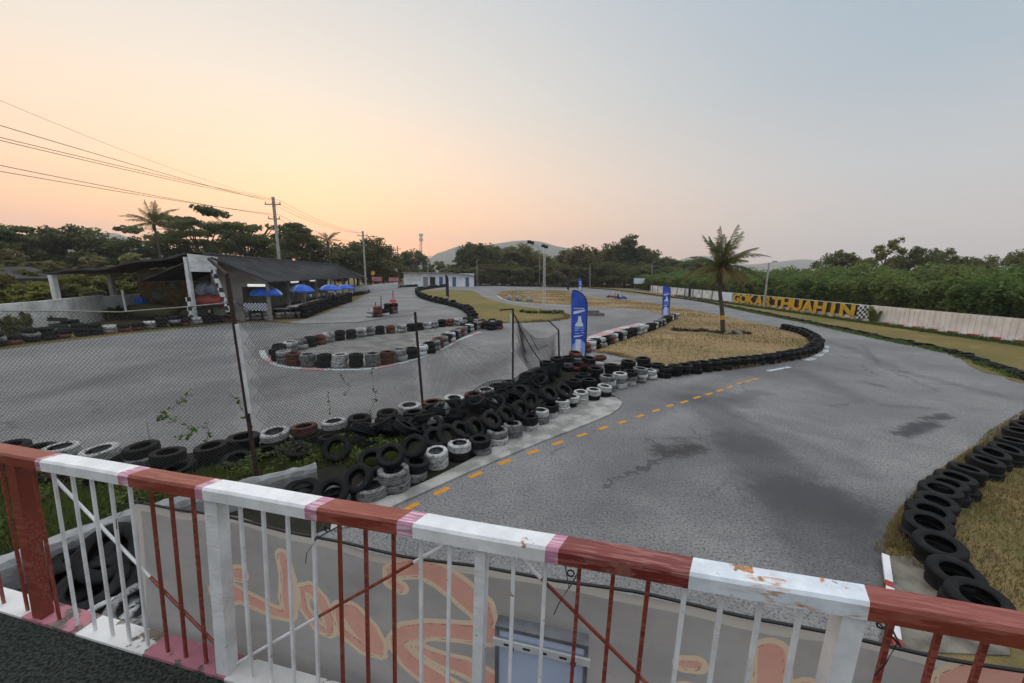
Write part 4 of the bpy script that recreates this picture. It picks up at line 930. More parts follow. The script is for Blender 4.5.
left_list = [(3, 219, 60, 'rain', 'dark tree cut by the left frame edge'), (22, 236, 66, 'round', 'low green tree beside the left frame edge'), (46, 243, 72, 'round', 'olive tree left of the big round tree'), (68, 228, 68, 'round', 'big round dark tree behind the open shed roof'), (88, 226, 70, 'round', 'big round tree, right half of the pair behind the shed'), (112, 240, 74, 'round', 'bushy tree between the round pair and the palm'), (137, 238, 72, 'round', 'low bushy tree left of the tall palm'), (176, 236, 74, 'round', 'bushy tree just right of the tall palm'), (204, 217, 72, 'rain', 'flat-topped layered tree right of the palm'), (250, 214, 74, 'rain', 'flat-topped layered tree in front of the tall pole'), (232, 238, 84, 'round', 'dense tree between the two flat-topped trees'), (286, 238, 84, 'round', 'dense tree just right of the tall pole'), (304, 230, 88, 'round', 'round-headed tree right of the tall pole'), (324, 243, 92, 'round', 'bushy tree under the small palm'), (343, 246, 95, 'round', 'bushy tree right of the small palm'), (357, 242, 96, 'round', 'tree left of the second utility pole'), (370, 239, 98, 'round', 'large dark tree behind the second utility pole'), (383, 247, 104, 'round', 'dark tree behind the third utility pole'), (268, 244, 76, 'round', 'tree behind the pit roof by the tall pole'), (212, 246, 68, 'round', 'low tree behind the white panel')]
for x, y, Y, kd, lab in left_list: place_tree({'rain': T_rain, 'round': T_round}[kd], x, y, Y, lab, 'trees behind the pit buildings', wf_=.95 if kd == 'rain' else 1.02)
right_list = [(832, 251, 75, 'round', 'rounded tree at the left of those above the hedge'), (848, 254, 72, 'sparse', 'thin leaning tree above the hedge behind the sign'), (884, 240, 62, 'sparse', 'tall wispy tree rising highest above the hedge'), (917, 247, 68, 'round', 'dark dome-shaped tree above the hedge'), (941, 249, 70, 'round', 'rounded tree right of the dark dome above the hedge'), (962, 257, 72, 'round', 'low tree above the hedge, right of centre'), (982, 258, 74, 'round', 'low rounded tree above the hedge near the right edge'), (1018, 252, 66, 'round', 'dark tree above the hedge at the right frame edge'), (900, 256, 72, 'round', 'low tree between the wispy tree and the dark dome'), (866, 258, 72, 'round', 'low tree just left of the wispy tree'), (1040, 254, 66, 'round', 'tree past the right frame edge')]
for x, y, Y, kd, lab in right_list: place_tree({'sparse': T_sp, 'round': T_round}[kd], x, y, Y, lab, 'trees above the long hedge', wf_=.8)
# hedge bank behind the long wall
S_h = [make_shrub('hedge_shrub', 4.4, 5.4, m_leafh, .17, 6500, 9) for _ in range(3)]
n_h = 0
for row, (X, zf) in enumerate(((33.6, .86), (37.0, 1.0), (41.0, 1.08))):
    Y = 13+row*1.1
    while Y < 100:
        s = zf*R.uniform(.96, 1.05)*(1 if Y < 62 else .9); loc = (X+R.uniform(-.4, .4), Y, -.02); pr_ = S_h[n_h % 3]; lab = 'feathery green shrub massed with its like behind the long wall'
        if n_h < 3: pr_.location = loc; pr_.scale = (s*1.05, s*1.05, s); tag(pr_, lab, 'shrub', 'feathery green shrubs massed behind the long wall')
        else: dup(pr_, loc, R.uniform(0, 6), lab, 'feathery green shrubs massed behind the long wall', (s*1.05, s*1.05, s))
        n_h += 1; Y += R.uniform(2.1, 2.6)
# shrubs around and behind the open shed
S_g = make_shrub('garden_shrub', 2.2, 2.8, m_leafw, .17, 2600); S_y = make_shrub('garden_shrub', 2.2, 2.6, m_leafy, .15, 2600)
sg = [(8, 283, 33, 1.3, 0, 'olive shrub behind the white wall at the left edge'), (30, 287, 31, 1.1, 1, 'yellow-green shrub behind the white wall near the left edge'), (75, 284, 38, 1.3, 1, 'yellow-green shrub seen under the shed roof, left bay'), (96, 285, 38, 1.2, 0, 'olive shrub seen under the shed roof beside the middle post'), (128, 287, 39, 1.1, 1, 'yellow-green shrub under the shed roof right of the middle post'), (146, 287, 40, 1.1, 0, 'olive shrub under the shed roof near the mural'), (48, 272, 44, 1.8, 0, 'tall olive shrub behind the shed post at left'), (110, 268, 50, 2.1, 0, 'tall shrub behind the shed roof'), (150, 262, 52, 2.3, 0, 'tall shrub below the palm'), (15, 262, 50, 2.4, 0, 'tall shrub behind the small grey roof'), (190, 262, 55, 2.3, 0, 'tall shrub behind the white panel')]
dn = [0, 0]
for x, y, Y, s, kd, lab in sg:
    p = A(x, 300, Y); pr_ = (S_g, S_y)[kd]
    if dn[kd] == 0: pr_.location = (p[0], p[1], -.02); pr_.scale = (s*1.4, s*1.4, s); tag(pr_, lab, 'shrub', 'shrubs around the open shed')
    else: dup(pr_, (p[0], p[1], -.02), R.uniform(0, 6), lab, 'shrubs around the open shed', (s*1.4, s*1.4, s))
    dn[kd] += 1
# low plants in front of the white wall
S_l = make_shrub('low_plant', .9, 1.0, m_leafw, .10, 700, 5)
for k, (x, Y) in enumerate(((10, 20), (28, 21), (47, 23), (112, 27.5), (122, 28), (136, 28.5), (150, 29), (163, 29.2), (176, 29))):
    p = A(x, 330, Y); lab = f'{ordw(k)} low plant from the left between tyre row and white wall'
    if k == 0: S_l.location = (p[0], p[1], 0); S_l.scale = (1, 1, 1.4); tag(S_l, lab, 'plant', 'low plants behind the left tyre row')
    else: dup(S_l, (p[0], p[1], 0), R.uniform(0, 6), lab, 'low plants behind the left tyre row', (R.uniform(.9, 1.4), R.uniform(.9, 1.4), R.uniform(1.0, 1.6)))
# ------------------------------------------------------------------ palms
def frond_mesh(L, droop, lw, n=22, curl=.0):
    """one pinnate frond along +x, rising then drooping"""
    mb = MB(); pts = []
    for i in range(n+1):
        t = i/n; pts.append(Vector((L*t*(1-.12*droop*t), 0, L*(.28*t-droop*t*t))))
    mb.tube([tuple(p) for p in pts], [.024*(1-.8*i/n)+.004 for i in range(n+1)], 4, 1)
    for i in range(2, n+1):
        p = pts[i]; t = i/n; hang = -.28-.75*max(0, droop-.2); tl = lw*(math.sin(PI*min(1, .12+.86*t))**.7)*R.uniform(.6, 1.15); tg = (pts[i]-pts[i-1]).normalized()
        for sg_ in (-1, 1):
            for h_ in (0, .5):
                b0 = p-tg*(L/n*h_); d_ = (Vector((0, sg_, 0))*.8+tg*.65+Vector((0, 0, hang+R.uniform(-.2, .15)))).normalized(); m_ = b0+d_*tl*.55; e = m_+(d_+Vector((0, 0, -.55))).normalized()*tl*.5; wv = tg*(.017+.008*L/3)
                mb.quad([b0-wv*.6, b0+wv*.6, m_+wv, m_-wv]); mb.quad([m_-wv, m_+wv, e+wv*.15, e-wv*.15])
    me = bpy.data.meshes.new('frond'); me.from_pydata(mb.v, [], mb.f); me.polygons.foreach_set('material_index', mb.m); return me
def coconut(loc, trunk_pts, L, fr_list, label, group=None, r=.13, bands=True, scale_leaf=.5):
    root = empty('coconut_palm', loc, label, 'palm tree', group)
    tp = [np.array(q, float) for q in trunk_pts]; mb = MB(); sp = spline(tp, .12); n = len(sp)
    rs = [r*(1.35 if i < 2 else 1.0-.35*i/n)*(1+.05*(i % 2)) for i in range(n)]; mb.tube([tuple(q) for q in sp], rs, 10); mb.build('trunk', m_bark, root, local=True, smooth=False)
    if bands:
        k = int(n*.22); mb = MB(); mb.tube([tuple(sp[k]), tuple(sp[k+2])], [rs[k]*1.09]*2, 10); mb.build('painted_band', m_ylet, root, local=True)
    top = Vector(tp[-1]); mb = MB()
    for i in range(26):
        a = R.uniform(0, 6.28); mb.tube([top+Vector((0, 0, -.1)), top+Vector((math.cos(a)*.16, math.sin(a)*.16, R.uniform(-.7, .1))), top+Vector((math.cos(a)*.24, math.sin(a)*.24, R.uniform(-1.3, -.5)))], [.05, .04, .008], 4)
    mb.build('leaf_sheath', pm('dry_sheath_%d' % len(MATS), (.13, .075, .035), (.06, .04, .025), 5, .9), root, local=True)
    for az, pitch, Lf, dr, dry in fr_list:
        me = frond_mesh(L*Lf, dr, L*scale_leaf*.42); mt = m_palmy if dry else m_palm; me.materials.append(mt); me.materials.append(m_palmy)
        o = bpy.data.objects.new('frond', me); COL.objects.link(o); o.parent = root; o.location = top
        o.rotation_euler = Euler((0, -pitch, az), 'XYZ')
    return root
pb = P(723, 332); ptop = A(721, 268, pb[1]); tv = ptop-pb
tr = [(0, 0, -.1), tuple(tv*.33+np.array([-.02, 0, 0])), tuple(tv*.66+np.array([-.12, 0, 0])), tuple(tv)]
fl = []; RP = random.Random(5)
for k in range(6): fl.append((k*2.4+.3, R.uniform(.95, 1.35), R.uniform(.6, .95), R.uniform(.05, .35), False))
for k in range(6): fl.append((RP.uniform(0, 6.28), RP.uniform(.5, .85), RP.uniform(.6, .9), RP.uniform(.4, .6), False))
fl += [(.35, 1.05, 1.05, .12, False), (1.9, 1.25, .95, .1, False), (2.6, .95, .9, .2, False), (3.3, 1.1, .75, .3, False)]
for az, pi_, L_, dr in ((.05, .62, 1.2, .66), (-.35, .2, .95, .8), (3.05, .5, 1.12, .8), (3.45, .15, 1.0, .7), (2.5, .1, .95, .75), (-.9, -.1, .9, .7), (4.4, .0, .95, .75), (5.0, -.25, .9, .6), (1.3, .2, .9, .7), (.6, 0, .9, .75), (3.9, -.3, .9, .55), (2.0, -.1, .8, .6)): fl.append((az, pi_, L_, dr, pi_ < .12))
coconut(tuple(pb), tr, 2.9, fl, 'coconut palm with a yellow-banded trunk on the dry grass island', r=.15)
p1 = A(156, 240, 62); q = A(157, 224, 62)
fl2 = [(k*2*PI/9+R.uniform(-.2, .2), R.uniform(.35, .9), R.uniform(.85, 1.05), R.uniform(.35, .6), False) for k in range(9)]+[(k*2*PI/9+.3, R.uniform(-.25, .25), R.uniform(.85, 1.0), R.uniform(.4, .6), k % 3 == 0) for k in range(9)]+[(k*2.1, 1.2, .8, .1, False) for k in range(4)]
coconut((p1[0], p1[1], 0), [(0, 0, -.1), (.3, 0, q[2]*.5), (0, 0, q[2])], 4.4, fl2, 'tall coconut palm standing above the shed roof', r=.2, bands=False, scale_leaf=.42)
p1 = A(328, 250, 86); q = A(328, 241, 86)
coconut((p1[0], p1[1], 0), [(0, 0, -.1), (.2, 0, q[2]*.5), (0, 0, q[2])], 3.6, fl2[:14], 'small distant palm between the utility poles', r=.18, bands=False)
# stones and mulch at the palm foot
pm0 = P(723, 333)
tag(leafcloud('dry_litter', clumps(8, 45, lambda: (R.uniform(-.6, 1.5), R.uniform(-.4, .5), .06), .3, .25), .13, m_mulch, None, 2.5, origin=(pm0[0], pm0[1]-.2, 0)), 'low heap of dark dry litter at the foot of the banded palm', 'litter heap')
for k in range(7):
    mb = MB(); s = R.uniform(.12, .26); mb.lathe([(0, -s*.6), (s*.7, -s*.4), (s, 0), (s*.75, s*.4), (0, s*.55)], n=7)
    o = mb.build('stone', m_stone); o.location = (pm0[0]+R.uniform(-.1, 1.2), pm0[1]-.3+R.uniform(-.3, .3), s*.3); o.rotation_euler = (R.uniform(0, .5), R.uniform(0, .5), R.uniform(0, 6)); tag(o, 'grey stone in the small ring at the foot of the banded palm', 'stone', 'stones at the palm foot')
pm1 = P(695, 331)
tag(leafcloud('fallen_fronds', clumps(10, 50, lambda: (R.uniform(-1.5, 1.2), R.uniform(-.35, .35), .04), .28, .18), .13, m_mulch, None, 3.2, origin=(pm1[0], pm1[1], 0)), 'low brown heap of fallen fronds left of the banded palm', 'litter heap')
# ------------------------------------------------------------------ grass blades
def inside(x, y, poly):
    c = False; j = len(poly)-1
    for i in range(len(poly)):
        if (poly[i][1] > y) != (poly[j][1] > y) and x < (poly[j][0]-poly[i][0])*(y-poly[i][1])/(poly[j][1]-poly[i][1])+poly[i][0]: c = not c
        j = i
    return c
def blades(name, poly, n, h, w_, mat, label, patch=.5, ps=.9, z0=.01, lean_=.45, cat='grass'):
    pl = np.array(poly); ph = [R.uniform(0, 9) for _ in range(4)]; got = []; tot = 0
    for _ in range(40):
        x = NR.uniform(pl[:, 0].min(), pl[:, 0].max(), n); y = NR.uniform(pl[:, 1].min(), pl[:, 1].max(), n)
        g = .5+.25*np.sin(x*2.1*ps+ph[0]+np.sin(y*1.7*ps))+.25*np.sin(y*2.6*ps+ph[1]+np.sin(x*1.3*ps+ph[2]))
        m = NR.uniform(0, 1, n) < (1-patch)+patch*g*1.3; x, y, g = x[m], y[m], g[m]
        c_ = np.zeros(len(x), bool); x0, y0 = pl[-1]
        for x1, y1 in pl:
            if y1 != y0:
                hit = ((y1 > y) != (y0 > y)) & (x < (x0-x1)*(y-y1)/(y0-y1)+x1); c_ ^= hit
            x0, y0 = x1, y1
        got.append(np.stack([x[c_], y[c_], g[c_]], 1)); tot += c_.sum()
        if tot >= n: break
    A_ = np.concatenate(got)[:n]; k = len(A_); hh = h*NR.uniform(.4, 1.2, k)*(.6+.8*A_[:, 2]); az = NR.uniform(0, 2*PI, k); ln2 = NR.uniform(.1, lean_*2, k)*hh; la = NR.uniform(0, 2*PI, k)
    b0 = np.stack([A_[:, 0], A_[:, 1], np.full(k, z0)], 1); sd_ = np.stack([np.cos(az), np.sin(az), np.zeros(k)], 1)*w_/2
    md_ = b0+np.stack([np.cos(la)*ln2*.35, np.sin(la)*ln2*.35, hh*.6], 1); tp_ = b0+np.stack([np.cos(la)*ln2, np.sin(la)*ln2, hh], 1)
    V = np.stack([b0-sd_, b0+sd_, md_+sd_*.8, md_-sd_*.8, tp_], 1).reshape(-1, 3)
    me = bpy.data.meshes.new(name); fs = []
    for i in range(k): fs += [(5*i, 5*i+1, 5*i+2, 5*i+3), (5*i+3, 5*i+2, 5*i+4)]
    me.from_pydata(V.tolist(), [], fs); me.materials.append(mat); o = bpy.data.objects.new(name, me); COL.objects.link(o); tag(o, label, cat, None, 'stuff'); return o
wz = [(-9.5, 2.4), (-6.6, 4.6), (-5.7, 5.5), (-4.4, 6.5), (-3.5, 7.1), (-2.9, 6.9), (-2.2, 7.4), (-2.4, 8.4), (-3.6, 8.2), (-5.0, 7.4), (-6.2, 6.5), (-9.8, 6.5)]
blades('weed_grass', wz, 30000, .13, .012, m_ggrn, 'rank green weeds growing between the grey wall and the fence', .6, z0=.0)
wp_ = []
for _ in range(70):
    for _t in range(40):
        x_, y_ = R.uniform(-9.6, -2.2), R.uniform(2.6, 8.3)
        if inside(x_, y_, wz): break
    wp_.append(clumps(1, 45, lambda: (x_, y_, R.uniform(.08, .26)), R.uniform(.12, .28), .8))
tag(leafcloud('leafy_weeds', np.concatenate(wp_), .045, m_ggrn, None, 1.8), 'broad-leaved green weeds scattered through the grass under the fence', 'weeds', None, 'stuff')
blades('dry_weeds', wz, 900, .30, .007, m_gdry, 'dry pale stalks among the weeds under the fence', .7, z0=.0)
rz_ = [(5.2, 4.9), (6.0, 5.45), (7.0, 6.2), (9.2, 7.35), (12, 9.2), (17, 11.9), (24, 15.5), (24, 9), (12, 5), (7.2, 3.2), (6.4, 3.6)]
blades('verge_grass', rz_, 70000, .075, .011, m_gryw, 'short dry grass on the right-hand verge behind the tyres', .7, .6)
edge_z = PL([(884, 548), (887, 528), (905, 503), (927, 480), (948, 464), (983, 443), (1020, 422), (1040, 432), (1000, 460), (965, 485), (945, 520), (938, 550), (915, 553)])
blades('edge_grass', edge_z, 9000, .10, .009, m_gdry, 'straw-coloured grass fringe along the asphalt edge of the right verge', .5)
def fringe(name, path, n, half, h, w_, mat, label):
    a = along(path, .25); poly = [tuple(p+np.array([-t[1], t[0]])*half) for p, t in a]+[tuple(p-np.array([-t[1], t[0]])*half) for p, t in a[::-1]]
    return blades(name, poly, n, h, w_, mat, label, .8, 1.3)
fringe('island_fringe', spline(PL([(596, 352), (612, 354), (640, 361), (662, 373.5), (690, 372.3), (740, 367.2), (800, 357.4), (816.5, 350)]), .5), 5000, .22, .13, .022, m_gdry, 'ragged straw-coloured grass along the near edge of the palm island')
fringe('hairpin_fringe', spline(PL([(468, 313), (480, 322), (505, 323), (545, 321.5), (567, 318), (560, 312)]), .5), 2500, .3, .16, .05, m_gryw, 'ragged grass edge of the hairpin infield')
fringe('outer_fringe', spline(PL([(700, 301), (740, 310), (800, 322), (880, 339), (950, 354), (1024, 380)]), .5), 6000, .35, .15, .03, m_ggrn, 'green grass tufts along the tyre edging of the outer verge')
fringe('wall_foot_weeds', [(30.0, 14), (29.9, 50), (29.5, 70)], 5000, .35, .3, .04, m_ggrn, 'green weeds growing along the foot of the long wall')
ie = spline(PL(isl_px), .7, True)
blades('island_grass', [tuple(q) for q in ie], 30000, .07, .04, m_gdry, 'thin dry grass tufts over the palm island', .8, .35)
# vines climbing the fence
def vine(pts, label, n=26, leaf=.055):
    root = empty('climbing_vine', tuple(pts[0]), label, 'plant', 'vines on the fence'); mb = MB(); sp = spline(pts, .06); mb.tube([tuple(q+NR.normal(0, .008, 3)) for q in sp], .0035, 4); mb.build('stem', m_vine, root)
    pp_ = np.array([sp[R.randrange(len(sp))]+NR.normal(0, .03, 3) for _ in range(n)]); leafcloud('foliage', pp_-np.array(wloc(root)), leaf, m_vine, root, 1.4)
def fy(x): return 6.40 if x < 240 else 6.5+(x-240)*.019
def vp(l): return [A(x, y, fy(x)-.04) for x, y in l]
vine(vp([(188, 392), (180, 403), (168, 412), (156, 417)]), 'green vine twig highest on the net, upper arm of the left sprig', 26)
vine(vp([(156, 418), (170, 418), (184, 425), (194, 430), (180, 438)]), 'leafy green vine tangle in the middle of the left net', 46)
vine(vp([(206, 426), (209, 432), (207, 440)]), 'short leafy vine tip hanging right of the tangle', 14)
vine(vp([(229, 396), (238, 400), (243, 412), (248, 420), (252, 432)]), 'thin vine beside the tall leaning post', 16)
vine(vp([(340, 372), (345, 382), (350, 388), (342, 394)]), 'thin twisted vine on the middle net panel, left', 10, .06)
vine(vp([(371, 368), (373, 385), (376, 398), (371, 410), (374, 420)]), 'long thin vine on the middle net panel, centre', 18, .07)
vine(vp([(328, 394), (330, 405), (329, 414)]), 'short vine low on the middle net panel', 8, .06)
vine(vp([(394, 386), (400, 394), (403, 398)]), 'bare curved twig on the middle net panel, right', 3, .04)
vine(vp([(147, 422), (149, 432), (152, 440)]), 'bare dark twig below the left sprig', 2, .03)
# thin black netting draped over the heap
mbm, N, b = newmat('black_netting'); N.put(b.inputs['Base Color'], (.012, .012, .013)); b.inputs['Roughness'].default_value = .9
nt_ = MB(); n1, n2 = 60, 26
def hz_(u, v_):
    a = np.array([-1.7+3.5*u, 8.9+4.2*u]); q = a+np.array([-.72, .69])*(v_*.85-.15)*(1-.5*u)
    z = .50+.30*u+.10*math.sin(u*17+v_*3)+.08*math.sin(v_*11+u*23)-1.3*(v_-.5)**2-.25*max(0, v_-.6)
    return np.array([q[0], q[1], z])
for i in range(n1):
    nt_.tube([hz_(i/n1, j/18) for j in range(19)], .005, 3, cap=False)
for j in range(n2):
    nt_.tube([hz_(i/40, j/n2) for i in range(41)], .005, 3, cap=False)
tag(nt_.build('black_netting', mbm), 'crumpled black netting draped over the middle of the tyre heap', 'netting')
# ------------------------------------------------------------------ feather flags
def feather(base, wpx, hpx, Y, label, art=True, mat=None, rz=0.0):
    """base: foot of the pole; local x to the right, z up; sleeve on the right curving over the top"""
    w_, h_ = wpx, hpx
    root = empty('feather_flag', base, label, 'flag', 'feather flags by the track' if art else 'small dark feather flags')
    o0 = Vector(base)
    def fn(u, v, w2): return o0+Vector((u*w_+.03*h_*(1-v)*0, w2+.012*math.sin(v*5+u*2), v*h_))
    right = [(.0+.02*0, .0)]
    out = []
    for v in np.linspace(.03, .80, 9): out.append((-.02-.10*(v-.03), v))
    for a in np.linspace(0, PI/2, 8)[1:]: out.append((-.10-.86*(1-math.cos(a)), .80+.20*math.sin(a)))
    left = [(-1.02+.20*(1-v)*.9, v) for v in np.linspace(.93, .10, 9)]
    poly = [(-.86+.2*0-0.0, .085)]
    outline = out+left
    mb = MB(); mb.prism(outline, fn, .006); mb.build('cloth', mat or m_blue2, root)
    pts = [fn(.01, -.02, .003)]+[fn(u+.012, v, .003) for u, v in out]; mb = MB(); mb.tube(pts, [.02]*len(pts), 6); mb.build('pole', m_black, root)
    if art:
        def patch(name, pl, mt, k=0): mb = MB(); mb.prism(pl, lambda u, v, w2: fn(u, v, -.012-.004*k-w2), .003); mb.build(name, mt, root)
        patch('pale_print', [(-.80, .10), (-.10, .10), (-.10, .30), (-.35, .36), (-.62, .33), (-.84, .28)], m_lblue)
        patch('swoosh', [(-.84, .69), (-.55, .705), (-.22, .735), (-.2, .75), (-.5, .742), (-.84, .725)], m_fabw)
        for k in range(7): patch('print_line', [(-.82+.085*k, .757), (-.77+.085*k, .757), (-.77+.085*k, .772), (-.82+.085*k, .772)], m_fabw)
        patch('bottle_print', [(-.72, .53), (-.26, .53), (-.26, .555), (-.36, .59), (-.38, .625), (-.40, .63), (-.40, .665), (-.56, .665), (-.56, .63), (-.6, .59), (-.72, .555)], m_fabw)
        for k, (x0, x1, z_) in enumerate(((-.74, -.40, .50), (-.34, -.2, .50), (-.74, -.5, .47), (-.44, -.2, .47), (-.7, -.42, .43), (-.36, -.18, .44))): patch('print_line', [(x0, z_), (x1, z_+.004), (x1, z_+.018), (x0, z_+.016)], m_lblue)
        patch('swoosh', [(-.76, .385), (-.45, .395), (-.2, .42), (-.48, .412), (-.76, .405)], m_fabw)
        patch('white_print', [(-.66, .15), (-.36, .15), (-.36, .36), (-.66, .36)], m_fabw, 1)
        patch('white_print', [(-.78, .115), (-.2, .115), (-.15, .17), (-.3, .145), (-.6, .15)], m_fabw, 2)
    return root
pf_ = P(585, 358, .5); Yf = 15.6
bf = A(585.5, 372, Yf); tf = A(567, 290, Yf)
feather((bf[0], bf[1], max(.05, bf[2])), .72, tf[2]-max(.05, bf[2]), Yf, 'large blue feather flag with white bottle print in the tyre heap')
b2 = P(669, 319); t2_ = A(664, 285, b2[1]); feather(tuple(b2), .75, t2_[2], b2[1], 'blue feather flag with white print at the far tyre row end')
b3 = P(582, 291.5); t3_ = A(579, 278, b3[1]); feather(tuple(b3), .9, t3_[2], b3[1], 'small distant blue feather flag behind the large one')
for x, yb, yt, lab in ((449, 298, 275, 'narrow dark feather flag on the green grass'), (569, 291, 276.5, 'dark feather flag tip behind the large blue flag'), (690.5, 298, 284.5, 'small dark feather flag hanging before the long wall')):
    bb_ = P(x, yb); tt = A(x, yt, bb_[1]); feather(tuple(bb_), .5, tt[2], bb_[1], lab, False, m_navy)
# ------------------------------------------------------------------ long wall with sign
def wallpx(x): # point on the wall line x=const seen at pixel column
    for Y in np.arange(8, 110, .1):
        X = wx(Y); q = np.array([X, Y, .7])-CAM; z = q@fwd
        if CX+F*(q@rightv)/z < x: return Y
    return 110
def wx(Y): return 31.25-.022*(Y-22)
WH = 1.5
Y_split = wallpx(873)
lw = empty('boundary_wall', (wx(40), 40, 0), 'long pale wall, ribbed near and plain far, beyond the track', 'wall')
mb = MB(); y = 6.0; 
while y < Y_split:
    mb.box((wx(y+.18), y+.17, WH/2), (.05, .335, WH+.0*y)); mb.box((wx(y)-.04, y, WH/2+.01), (.035, .05, WH+.02)); y += .36
mb.build('ribbed_panel', m_cream, lw)
mb = MB(); mb.bar((wx(Y_split), Y_split, WH/2-.02), (wx(84), 84, WH/2-.02), .12, WH); mb.build('plain_panel', m_whitewall, lw)
mb = MB(); y = 6.0; k = 0
while y < 84:
    mb.bar((wx(y)-.24, y, .10), (wx(y+.6)-.24, y+.6, .10), .3, .22, k % 2); y += .6; k += 1
mb.build('painted_plinth', [m_redp, m_white], lw)
for y in np.arange(50, 84, 3.0): mb = MB(); mb.box((wx(y)-.1, y, .8), (.12, .14, 1.6)); mb.build('pier', m_greywall, lw)
# painted letters leaning on the wall
sg_ = empty('wall_sign', (wx(35)-.2, 35, 0), 'row of big yellow letters standing along the boundary wall', 'sign')
Ya, Yb = wallpx(735), wallpx(857)
mb = MB(); mb.bar((wx(Ya)-.10, Ya+.2, .95), (wx(Yb)-.10, Yb-.2, .95), .03, .95); mb.build('backing', m_black, sg_)
word = 'GOKARTHUAHiN'
yw = np.linspace(Ya, Yb, len(word)+1)
for k, ch in enumerate(word):
    cu = bpy.data.curves.new('letter', 'FONT'); cu.body = ch; cu.size = 1.0; cu.offset = .045; cu.extrude = .02
    to = bpy.data.objects.new('letter', cu); COL.objects.link(to)
    dg = bpy.context.evaluated_depsgraph_get(); me = bpy.data.meshes.new_from_object(to.evaluated_get(dg)); bpy.data.objects.remove(to)
    co = np.array([q.co[:] for q in me.vertices]); mn, mx = co.min(0), co.max(0)
    ya, yb_ = yw[k], yw[k+1]; wdt = abs(yb_-ya); rel = 1.0
    if ch == 'i': wdt *= .32
    hgt = 1.22*(1 if ch != 'i' else 1.0)
    u = (co[:, 0]-mn[0])/(mx[0]-mn[0]); v_ = (co[:, 1]-mn[1])/(mx[1]-mn[1]); d_ = (co[:, 2]-mn[2])/(mx[2]-mn[2])
    yc = (ya+yb_)/2; Yv = yc+wdt*.5-u*wdt*1.0; Xv = np.array([wx(q) for q in Yv])-.14-.06*(1-0*d_)-.05*(1-d_)
    nv = np.stack([Xv, Yv, .24+v_*hgt], 1)-np.array(wloc(sg_)); me.vertices.foreach_set('co', nv.astype(np.float32).ravel()); me.materials.clear(); me.materials.append(m_ylet); me.update()
    lo = bpy.data.objects.new('letter', me); COL.objects.link(lo); lo.parent = sg_
Yc0, Yc1 = wallpx(858), wallpx(874)
cf = empty('checkered_flag_board', (wx(Yc1)-.2, Yc1, 0), 'black and white checkered flag board at the end of the yellow letters', 'sign')
mb = MB(); nx = 7; nz_ = 5
for i in range(nx):
    for j in range(nz_):
        y0 = Yc0-.1-(Yc0-Yc1)*i/nx; y1 = Yc0-.1-(Yc0-Yc1)*(i+1)/nx
        wv = lambda y: .1*math.sin((y-Yc1)*3.5)
        z0 = .28+1.05*j/nz_; z1 = .28+1.05*(j+1)/nz_
        mb.quad([(wx(y0)-.2, y0, z0+wv(y0)), (wx(y1)-.2, y1, z0+wv(y1)), (wx(y1)-.2, y1, z1+wv(y1)), (wx(y0)-.2, y0, z1+wv(y0))], (i+j) % 2)
o = mb.build('checker_board', [m_white, m_black], cf); md = o.modifiers.new('t', 'SOLIDIFY'); md.thickness = .02
tag(dup(S_y, (wx(Yc1)-.5, Yc1-.5, 0), 1.0, 'small yellow-green bush at the checkered flag board', 'bushes by the sign', (.4, .4, .62)), None, 'shrub')
sgn = A(728, 300, wallpx(728)-.3)
mb = MB(); mb.bar((wx(wallpx(722))-.16, wallpx(722), .85), (wx(wallpx(733))-.16, wallpx(733), .85), .04, 1.25); tag(mb.build('notice_panel', m_fabw, origin=(wx(50), wallpx(728), 0)), 'pale blank panel on the wall just left of the letters', 'panel')
# ------------------------------------------------------------------ light poles
def lamppost(x, yb, yt, label, r=.09, arm=True, group='lamp posts around the track', base=None):
    b_ = np.array(base) if base is not None else P(x, yb); t_ = A(x, yt, b_[1]); t_[0] = b_[0]+(t_[0]-b_[0])
    root = empty('lamp_post', tuple(b_), label, 'lamp post', group)
    mb = MB(); mb.tube([b_, t_], [r, r*.7], 8); mb.build('pole', m_pole, root)
    if arm:
        mb = MB(); mb.tube([t_-np.array([0, 0, .1]), t_+np.array([.35, -.2, .15])], .03, 6); mb.build('arm', m_steel, root)
        mb = MB(); mb.box(t_+np.array([.5, -.25, .17]), (.45, .22, .12)); mb.build('lamp_head', m_steel, root)
    return root
lamppost(769, 301, 263, 'tall grey lamp post in front of the yellow letters', .11, base=(30.2, wallpx(769)+.0, 0))
lamppost(590, 288, 264, 'lamp post in front of the far treeline, right of the mast'); lamppost(652, 289, 263, 'lamp post by the far end of the boundary wall'); lamppost(477, 286, 260, 'lamp post at the right end of the white building')
lamppost(428, 289, 257, 'lamp post in front of the white building', .08); lamppost(539.5, 286.5, 257, 'plain post just left of the white mast', .09, False)
mast = empty('floodlight_mast', tuple(P(544, 312)), 'white lattice floodlight mast on the brown grass', 'mast')
mb_ = P(544, 312); mt_ = A(544.5, 250, mb_[1])
for dx, dy in ((-.16, -.1), (.16, -.1), (0, .18)):
    mb = MB(); mb.tube([mb_+np.array([dx*.8, dy*.8, 0]), mt_+np.array([dx*.5, dy*.5, 0])], .022, 6); mb.build('leg', m_white, mast)
mb = MB(); n = 16
for i in range(n):
    a = mb_+(mt_-mb_)*i/n; c_ = mb_+(mt_-mb_)*(i+1)/n; s_ = .11*(1 if i % 2 else -1); mb.tube([a+np.array([s_, -.1, 0]), c_+np.array([-s_, -.1, 0])], .015, 4)
mb.build('lattice', m_white, mast)
a1_ = A(529, 243, mb_[1]); a0_ = A(523, 249, mb_[1])
mb = MB(); mb.tube([mt_-np.array([.0, 0, .6]), A(537, 246, mb_[1]), a1_], .03, 6); mb.tube([a1_, a0_], .025, 5); mb.build('arm', m_steel, mast)
